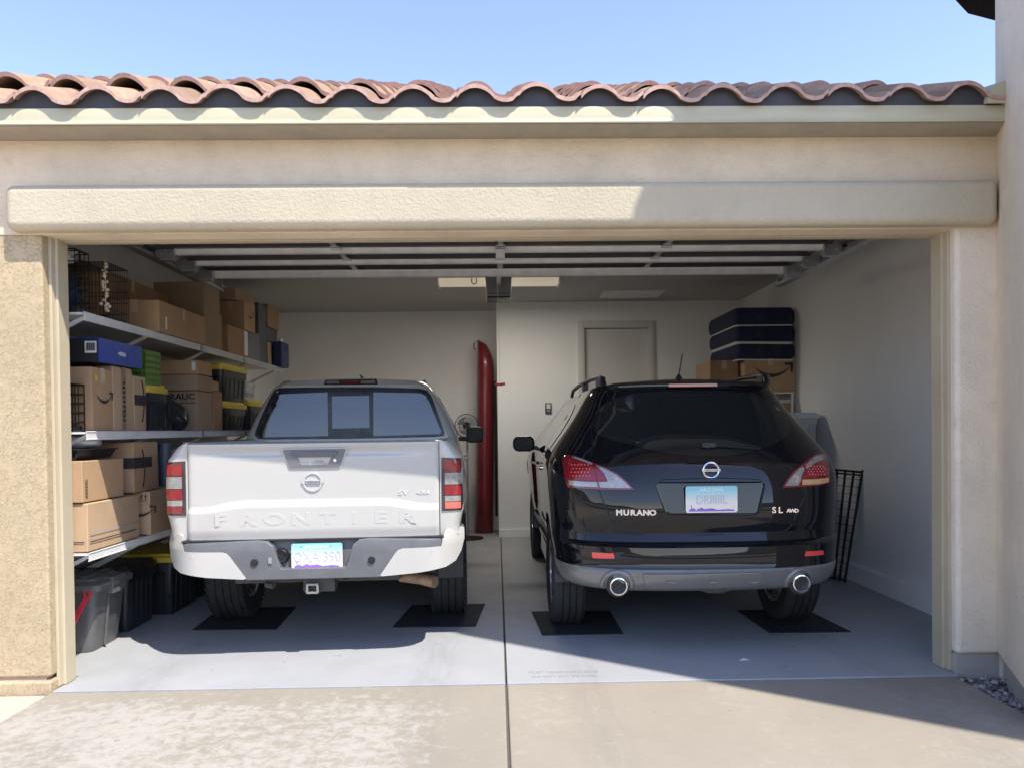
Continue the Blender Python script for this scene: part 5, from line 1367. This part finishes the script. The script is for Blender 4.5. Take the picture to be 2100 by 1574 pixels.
    for x in (k2[1]-.055, k2[1]-.028): m.prism([(x-.003, k2[5]-.055), (x+.003, k2[5]-.055), (x+.003, k2[5]-.032), (x+.009, k2[5]-.032), (x, k2[5]-.018), (x-.009, k2[5]-.032), (x-.003, k2[5]-.032)], 'Y', k2[2]-.0062, k2[2]-.0050)
    m.box(k2[1]-.068, k2[1]-.014, k2[2]-.0062, k2[2]-.005, k2[5]-.064, k2[5]-.061); m.build('arrow_print', M_INK, k)
    k3 = [-2.80, -2.45, .315, .80, k1[5]+.003, 0]; k3[5] = at(200, 941, 'X', -2.45).z
    k = carton(k3, 'wide warm carton resting on the long pale carton', M_CARD[0], tape=False)
    m = MB()
    for i in range(6): m.box(k3[1]+.003, k3[1]+.004, .34, .365, k3[4]+.03+i*.018, k3[4]+.042+i*.018)
    m.build('side_print', pm('brown_print', (.22,.12,.06), .7), k)
    k4 = span(-2.44, 316, 331, 905, k2[5]+.002, .33); k4[4] = k2[5]+.003; k4[2] = .92; k4[3] = 1.28; k4[5] = at(316, 905, 'X', -2.44).z
    k = carton(k4, 'carton belted with black printed tape under the middle shelf', M_CARD[0], tape=False)
    zc = (k4[4]+k4[5])/2+.03; m = MB(); m.box(k4[0]+.05, k4[1]+.0045, k4[2]-.0055, k4[2]-.0045, zc-.035, zc+.035); m.box(k4[1]+.0035, k4[1]+.005, k4[2]-.005, k4[3]-.1, zc-.035, zc+.035); tp = m.build('black_tape', M_INK, k)
    m = MB(); m.tube([(k4[1]+.005, k4[2]+.12+.03*math.sin(PI*i/8), k4[4]+.03+(k4[5]-k4[4]-.08)*i/8) for i in range(9)], .004, 5); m.build('arrow_print', M_INK, k)
    tr = empty('black_tray', (-2.65, .4, k3[5]), 0, 'shallow black plastic tray on the wide warm carton', 'tray')
    m = MB(); z = k3[5]+.005; m.prism([(-2.86, z+.055), (-2.83, z), (-2.50, z), (-2.46, z+.055), (-2.48, z+.055), (-2.51, z+.012), (-2.82, z+.012), (-2.84, z+.055)], 'Y', .33, .74); m.build('tray_shell', M_BLACK, tr, bevel=.004)
    m = MB(); m.box(-2.87, -2.45, .32, .75, z+.052, z+.060); m.build('tray_rim', M_BLACK, tr, bevel=.003)
    heap('foam_sheet', 'crumpled white foam sheet lying on the shallow black tray', 'foam sheet', [-2.84, -2.47, .335, .74, z+.062, z+.15], pm('white_foam', (.70,.70,.72), .8, var=.12, vs=30, bump=1., bs=55), 21, .25)
    m = MB(); c = at(338, 950, 'Y', 1.55); m.cyl((c.x, 1.55, k2[5]+.002), (c.x, 1.55, 1.31), .045, 20); tag(m.build('grey_pipe', pm('slate_pipe', (.10,.115,.15), .4), smooth=40), 'dark slate pipe standing behind the belted carton', 'pipe')
    # ---- on the floor under the shelves
    b = empty('tool_bin', (-2.8, .85, 0), 0, 'charcoal lidded tool bin with red latch by the left jamb', 'storage bin')
    def ring(x0, x1, y0, y1, z, r=.05): return [Vector((p, q, z)) for p, q in rrect(x0, x1, y0, y1, r, 4)]
    lz = at(240, 1200, 'Y', .75).z; lz = .44
    rows = [ring(-3.02, -2.625, .70, 1.05, .006), ring(-3.02, -2.61, .69, 1.06, .05), ring(-3.03, -2.575, .665, 1.085, .385), ring(-3.03, -2.560, .655, 1.095, .387), ring(-3.03, -2.560, .655, 1.095, .40)]
    m = MB(); m.grid(rows, wrap=True); m.add(rows[0], [tuple(range(len(rows[0])))[::-1]]); m.add(rows[-1], [tuple(range(len(rows[-1])))])
    m.bar((-2.60, .83, .02), (-2.566, .83, .38), .012, .012); m.bar((-2.70, .684, .02), (-2.70, .662, .38), .012, .012)
    m.build('bin_body', M_BIN, b, smooth=35)
    rows = [ring(-3.035, -2.545, .64, 1.11, .398), ring(-3.035, -2.535, .63, 1.12, .402), ring(-3.035, -2.535, .63, 1.12, .438), ring(-3.03, -2.55, .645, 1.105, .448), ring(-3.0, -2.60, .70, 1.05, .450), ring(-2.99, -2.61, .71, 1.04, .468)]
    m = MB(); m.grid(rows, wrap=True); m.add(rows[-1], [tuple(range(len(rows[-1])))])
    for x in (-2.92, -2.80, -2.70): m.box(x, x+.05, .72, 1.03, .4675, .482)
    m.box(-2.62, -2.525, .80, .95, .36, .465); m.build('lid', M_BIN, b, smooth=35)
    m = MB(); p0 = at(178, 1222, 'Y', .636); p1 = at(146, 1285, 'Y', .60)
    m.bar(p0, p1, .030, .010, up=(0,1,0)); m.bar(p0+Vector((-.018,0,.045)), p0+Vector((-.010,0,-.02)), .014, .012, up=(0,1,0)); m.bar(p0+Vector((.026,0,.045)), p0+Vector((.010,0,-.02)), .014, .012, up=(0,1,0)); m.build('latch', M_REDH, b, bevel=.003)
    tote([-3.02, -2.60, 1.16, 1.62, .006, .46], 'black tote with black lid behind the charcoal bin', .045, None, M_TOTE, 'floor totes under the lowest shelf')
    tt = span(-2.52, 289, 352, 1158, .006, .48); tt[4] = .006; tt[2] = 1.66; tt[3] = 2.25; tt[5] = .475
    tote([-3.02, -2.50, 1.66, 2.22, .006, .47], 'black floor tote with yellow lid beside the truck bumper', .05, None, None, 'floor totes under the lowest shelf')
    tote([-3.02, -2.52, 2.28, 2.86, .006, .47], 'farther black floor tote with yellow lid beside the truck', .05, None, None, 'floor totes under the lowest shelf')
left_shelf_things()

# ------------------------------------------------------------------ right side and back of the garage
def right_side():
    YF = 3.85; z = at(1580, 801, 'Y', YF).z
    r = empty('storage_rack', (2.75, 4.3, 0), 0, 'plain white rack in the right back corner under the boxes', 'rack')
    x0, x1 = 2.36, 3.03; X1 = 3.06
    zb = at(1600, 846, 'Y', YF).z-.02
    for zz in (z-.016, zb, zb-.55):
        m = MB(); m.box(x0, X1, YF-.05, YF+.95, zz-.016, zz); m.build('board', M_WHITEP, r, bevel=.003)
    for x in (x0+.02, X1-.02):
        for y in (YF-.03, YF+.92):
            m = MB(); m.box(x-.015, x+.015, y-.015, y+.015, .006, zb-.017); m.box(x-.012, x+.012, y-.012, y+.012, zb, z-.033); m.build('post', M_WHITEP, r)
    a = at(1527, 732, 'Y', YF); b = at(1632, 801, 'Y', YF)
    k = carton([a.x, b.x, YF, YF+.55, z-.014, a.z], 'wide carton with large curved arrow print under the navy cushions', M_CARD[0], 'boxes in the right back corner', tm=pm('clear_tape', (.56,.43,.31), .12, coat=1.))
    smile(k, 'Y', ((a.x+b.x)/2+.02, (z+a.z)/2+.035), .40, YF-.005, k)
    k = carton([a.x-.32, a.x-.02, YF+.15, YF+.75, z-.014, a.z-.02], 'brown carton left of the arrow printed one in the corner', M_CARD[2], 'boxes in the right back corner')
    p = at(1600, 826, 'Y', YF)
    carton([b.x-.34, b.x-.02, YF+.02, YF+.5, zb+.001, p.z], 'low carton on the rack beneath the white board', M_CARD[0], 'boxes in the right back corner', tape=False)
    m = MB(); m.box(b.x-.42, b.x-.04, YF+.03, YF+.5, p.z+.003, p.z+.035); m.build; o = m.build('paper_stack', M_LABEL, bevel=.004); tag(o, 'pale stack of paper on the low carton in the rack', 'paper')
    # cushions
    px = [(630,666), (667,701), (704,738)]; G = 'navy cushions with white piping'
    labs = ['topmost navy cushion of the stack in the right corner', 'middle navy cushion of the stack in the right corner', 'lowest navy cushion of the stack resting on the cartons']
    for i, (t_, b_) in enumerate(px):
        p = at(1507+2*i, t_, 'Y', YF-.02); q = at(1641-3*i, b_, 'Y', YF-.02)
        c = empty('patio_cushion', ((p.x+q.x)/2, YF+.45, q.z), 0, labs[i], 'cushion', G)
        x0, x1, y0, y1 = p.x, min(q.x, 3.09), YF-.02, YF+1.02
        z0, z1 = q.z, p.z
        m = MB(); rows = []
        for k_ in range(7):
            v = k_/6; e = .022*(abs(2*v-1)**3); rows.append([Vector((u, w, z0+(z1-z0)*v+.006*math.sin(9*u+7*w+i))) for u, w in rrect(x0+e, x1-e, y0+e, y1-e, .05, 4)])
        m.grid(rows, wrap=True); m.add(rows[0], [tuple(range(len(rows[0])))[::-1]]); m.add(rows[-1], [tuple(range(len(rows[-1])))]); m.build('pad', M_NAVY, c, smooth=50)
        for zz in (z0+.004, z1-.004) if i == 2 else (z0+.004,):
            m = MB(); m.tube([(u, w, zz+.006*math.sin(9*u+7*w+i)) for u, w in rrect(x0+.014, x1-.014, y0+.014, y1-.014, .05, 4)], .008, 6, closed=True); m.build('piping', M_PIPE, c, smooth=50)
    # plastic tubs by the wall
    a = at(1600, 846, 'Y', 3.15); b = at(1687, 900, 'Y', 3.15)
    zt = a.z; x1 = min(b.x, 3.06)
    tote([x1-.62, x1, 3.15, 3.62, zt-.46, zt], 'translucent grey tub with pale lid beside the black car', .04, M_TUB, pm('pale_lid', (.60,.61,.62), .4), 'stacked grey tubs by the right wall')
    tote([x1-.62, x1-.01, 3.16, 3.62, zt-.93, zt-.462], 'grey tub under the translucent one behind the black car', .04, M_TUB, pm('pale_lid', (.60,.61,.62), .4), 'stacked grey tubs by the right wall')
    tote([x1-.62, x1-.01, 3.16, 3.62, .006, zt-.932], 'bottom grey tub of the stack behind the black car', .04, M_TUB, pm('pale_lid', (.60,.61,.62), .4), 'stacked grey tubs by the right wall')
    # folded wire pen leaning on the wall
    w = empty('folded_pen', (3.0, 2.5, 0), 0, 'folded black wire pen leaning against the right wall', 'pet pen')
    T0, T1 = at(1700, 963, 'Y', 2.62), at(1768, 969, 'Y', 2.40); B0, B1 = at(1690, 1190, 'Y', 2.66), at(1732, 1197, 'Y', 2.47)
    B0.z = B1.z = .012
    for i in range(5):
        u = i/4; off = Vector((0, .03*i, 0)); m = MB()
        a, b = T0.lerp(T1, u), B0.lerp(B1, u)
        m.bar(a, b, .020, .014)
        if i < 4:
            a2, b2 = T0.lerp(T1, u+.25), B0.lerp(B1, u+.25)
            for v in [.02]+[.06+.07*j for j in range(13)]+[.98]: m.tube([a.lerp(b, v), a2.lerp(b2, v)], .0022 if .03 < v < .97 else .008, 6)
        m.build('wire_panel', M_WIRE, w)
    m = MB(); m.bar(T0+Vector((-.03,0,.012)), T1+Vector((.015,0,.006)), .022, .018); m.tube([T1+Vector((-.01,-.01,.02)), T1+Vector((.02,-.01,.012))], .010, 8); m.build('top_rail', M_WIRE, w)
    # kayak
    k = empty('kayak', (-.2, 6.1, 0), 0, 'red kayak standing on end in the back recess', 'kayak')
    m = MB(); rows = []
    Yk = 6.1; L0 = at(974, 1089, 'Y', Yk); L1 = at(979, 697, 'Y', Yk); RB = at(1009, 1085, 'Y', Yk); RT = at(1014, 745, 'Y', Yk)
    for i in range(41):
        v = i/40; z = .012+(L1.z-.012)*v
        xl = L0.x+(L1.x-L0.x)*v
        g = math.sqrt(max(0, 1-((v-.84)/.16)**2)) if v > .84 else 1
        g2 = .35+.65*math.sin(PI*min(1, v/.2)*.5) if v < .2 else 1
        wd = max(.012, (RT.x-xl-.005)*g*(.86+.14*v) if True else 0)
        row = []
        for j in range(24):
            a = 2*PI*j/24; ca, sa = math.cos(a), math.sin(a)
            x = xl+wd*.5+wd*.5*math.copysign(abs(ca)**.75, ca); y = Yk+.27*g*g2*math.copysign(abs(sa)**.85, sa)
            row.append(Vector((x, y, z)))
        rows.append(row)
    m.grid(rows, wrap=True); m.add(rows[0], [tuple(range(24))[::-1]]); m.add(rows[-1], [tuple(range(24))]); m.build('hull', M_KAYAK, k, smooth=50)
    m = MB(); p = at(975, 700, 'Y', Yk-.05); m.tube([(p.x+.02, Yk-.06, p.z), (p.x-.02, Yk-.06, p.z-.03), (p.x-.022, Yk-.06, p.z-.09), (p.x+.005, Yk-.06, p.z-.11)], .008, 8); m.build('carry_handle', M_BLACK, k, smooth=40)
    m = MB(); m.tube([(RT.x+.004, Yk-.24, .25), (RT.x+.008, Yk-.26, 1.2), (RT.x+.002, Yk-.2, RT.z-.25)], .016, 8); m.build('rub_strip', M_BLACK, k, smooth=40)
    # pedestal fan
    f = empty('pedestal_fan', (-.38, 5.5, 0), 0, 'small grey pedestal fan between the truck and the kayak', 'fan')
    c = at(957, 872, 'Y', 5.45); rr = .145
    for yy in (-.05, .05):
        m = MB()
        for q in (.3, .65, 1.): m.tube([(c.x+rr*q*math.cos(2*PI*i/28), 5.45+yy*(1.0 if q == .3 else .8 if q < 1 else .1), c.z+rr*q*math.sin(2*PI*i/28)) for i in range(28)], .0025 if q < 1 else .005, 5, closed=True)
        for i in range(36):
            a = 2*PI*i/36; m.tube([(c.x+.02*math.cos(a), 5.45+yy, c.z+.02*math.sin(a)), (c.x+rr*.65*math.cos(a), 5.45+yy*.8, c.z+rr*.65*math.sin(a)), (c.x+rr*math.cos(a), 5.45+yy*.1, c.z+rr*math.sin(a))], .0012, 4)
        m.build('guard', M_WIRE, f, fix=False)
    for i in range(3):
        a = 2*PI*i/3+.4; m = MB(); rows = []
        for q in (.02, .07, .12): rows.append([Vector((c.x+q*math.cos(a+d), 5.45+.02*d, c.z+q*math.sin(a+d))) for d in (-.5*q/.07, -.2, .1, .5)])
        m.grid(rows); m.build('blade', pm('fan_blade', (.24,.26,.28), .3), f, solid=.003)
    m = MB(); m.cyl((c.x, 5.45, c.z), (c.x, 5.60, c.z), .045, 16); m.build('motor', M_BLACK, f, smooth=40)
    m = MB(); m.cyl((c.x, 5.56, .02), (c.x, 5.56, c.z-.02), .014, 10); m.build('pole', M_GREY, f, smooth=40)
    m = MB(); m.lathe([(0,.0),(.19,.0),(.19,.012),(.03,.03),(0,.03)], (c.x, 5.56, .006), 'Z', 28); m.build('base', M_BLACK, f, smooth=40)
    # wall button
    s = empty('wall_switch', (.6, 5.69, 1.64), 0, 'black framed opener button on the wall left of the house door', 'wall switch')
    a = at(1118, 826, 'Y', 5.69); b = at(1131, 847, 'Y', 5.69)
    m = MB(); m.box(a.x, b.x, 5.672, 5.695, b.z, a.z); m.build('frame', M_BLACK, s, bevel=.004)
    m = MB(); m.box(a.x+.016, b.x-.014, 5.664, 5.6715, b.z+.058, a.z-.012); m.build('button', M_WHITEP, s, bevel=.003)
    m = MB(); m.box(a.x+.018, b.x-.016, 5.664, 5.6715, b.z+.016, b.z+.046); m.build('lower_button', M_GREY, s, bevel=.003)
right_side()

c = at(1525, 1352, 'Z', .006); m = MB()
m.add([(c.x-.03, c.y-.005, .0052), (c.x+.0, c.y-.02, .010), (c.x+.035, c.y, .006), (c.x+.005, c.y+.018, .012)], [(0,1,2,3)])
tag(m.build('paper_scrap', M_LABEL, solid=.0008, fix=False), 'tiny white paper scrap on the shaded garage floor', 'paper scrap')
# ------------------------------------------------------------------ words stamped in the slab
def stamp():
    c = at(1156, 1379, 'Z', .0045)
    m = MB()
    for i, tx in enumerate(('POST TENSIONED SLAB', 'DO NOT CUT OR CORE')):
        m.text(tx, .052 if i == 0 else .046, Matrix(((1,0,0,c.x),(0,1,0,c.y+.018-.075*i),(0,0,1,.0046),(0,0,0,1))), .0006, sx=.72)
    o = m.build('slab_stamp', pm('stamp_grey', (.255,.255,.26), .7), None, fix=False)  # letters in a slightly darker concrete grey
    tag(o, kind='structure')
stamp()
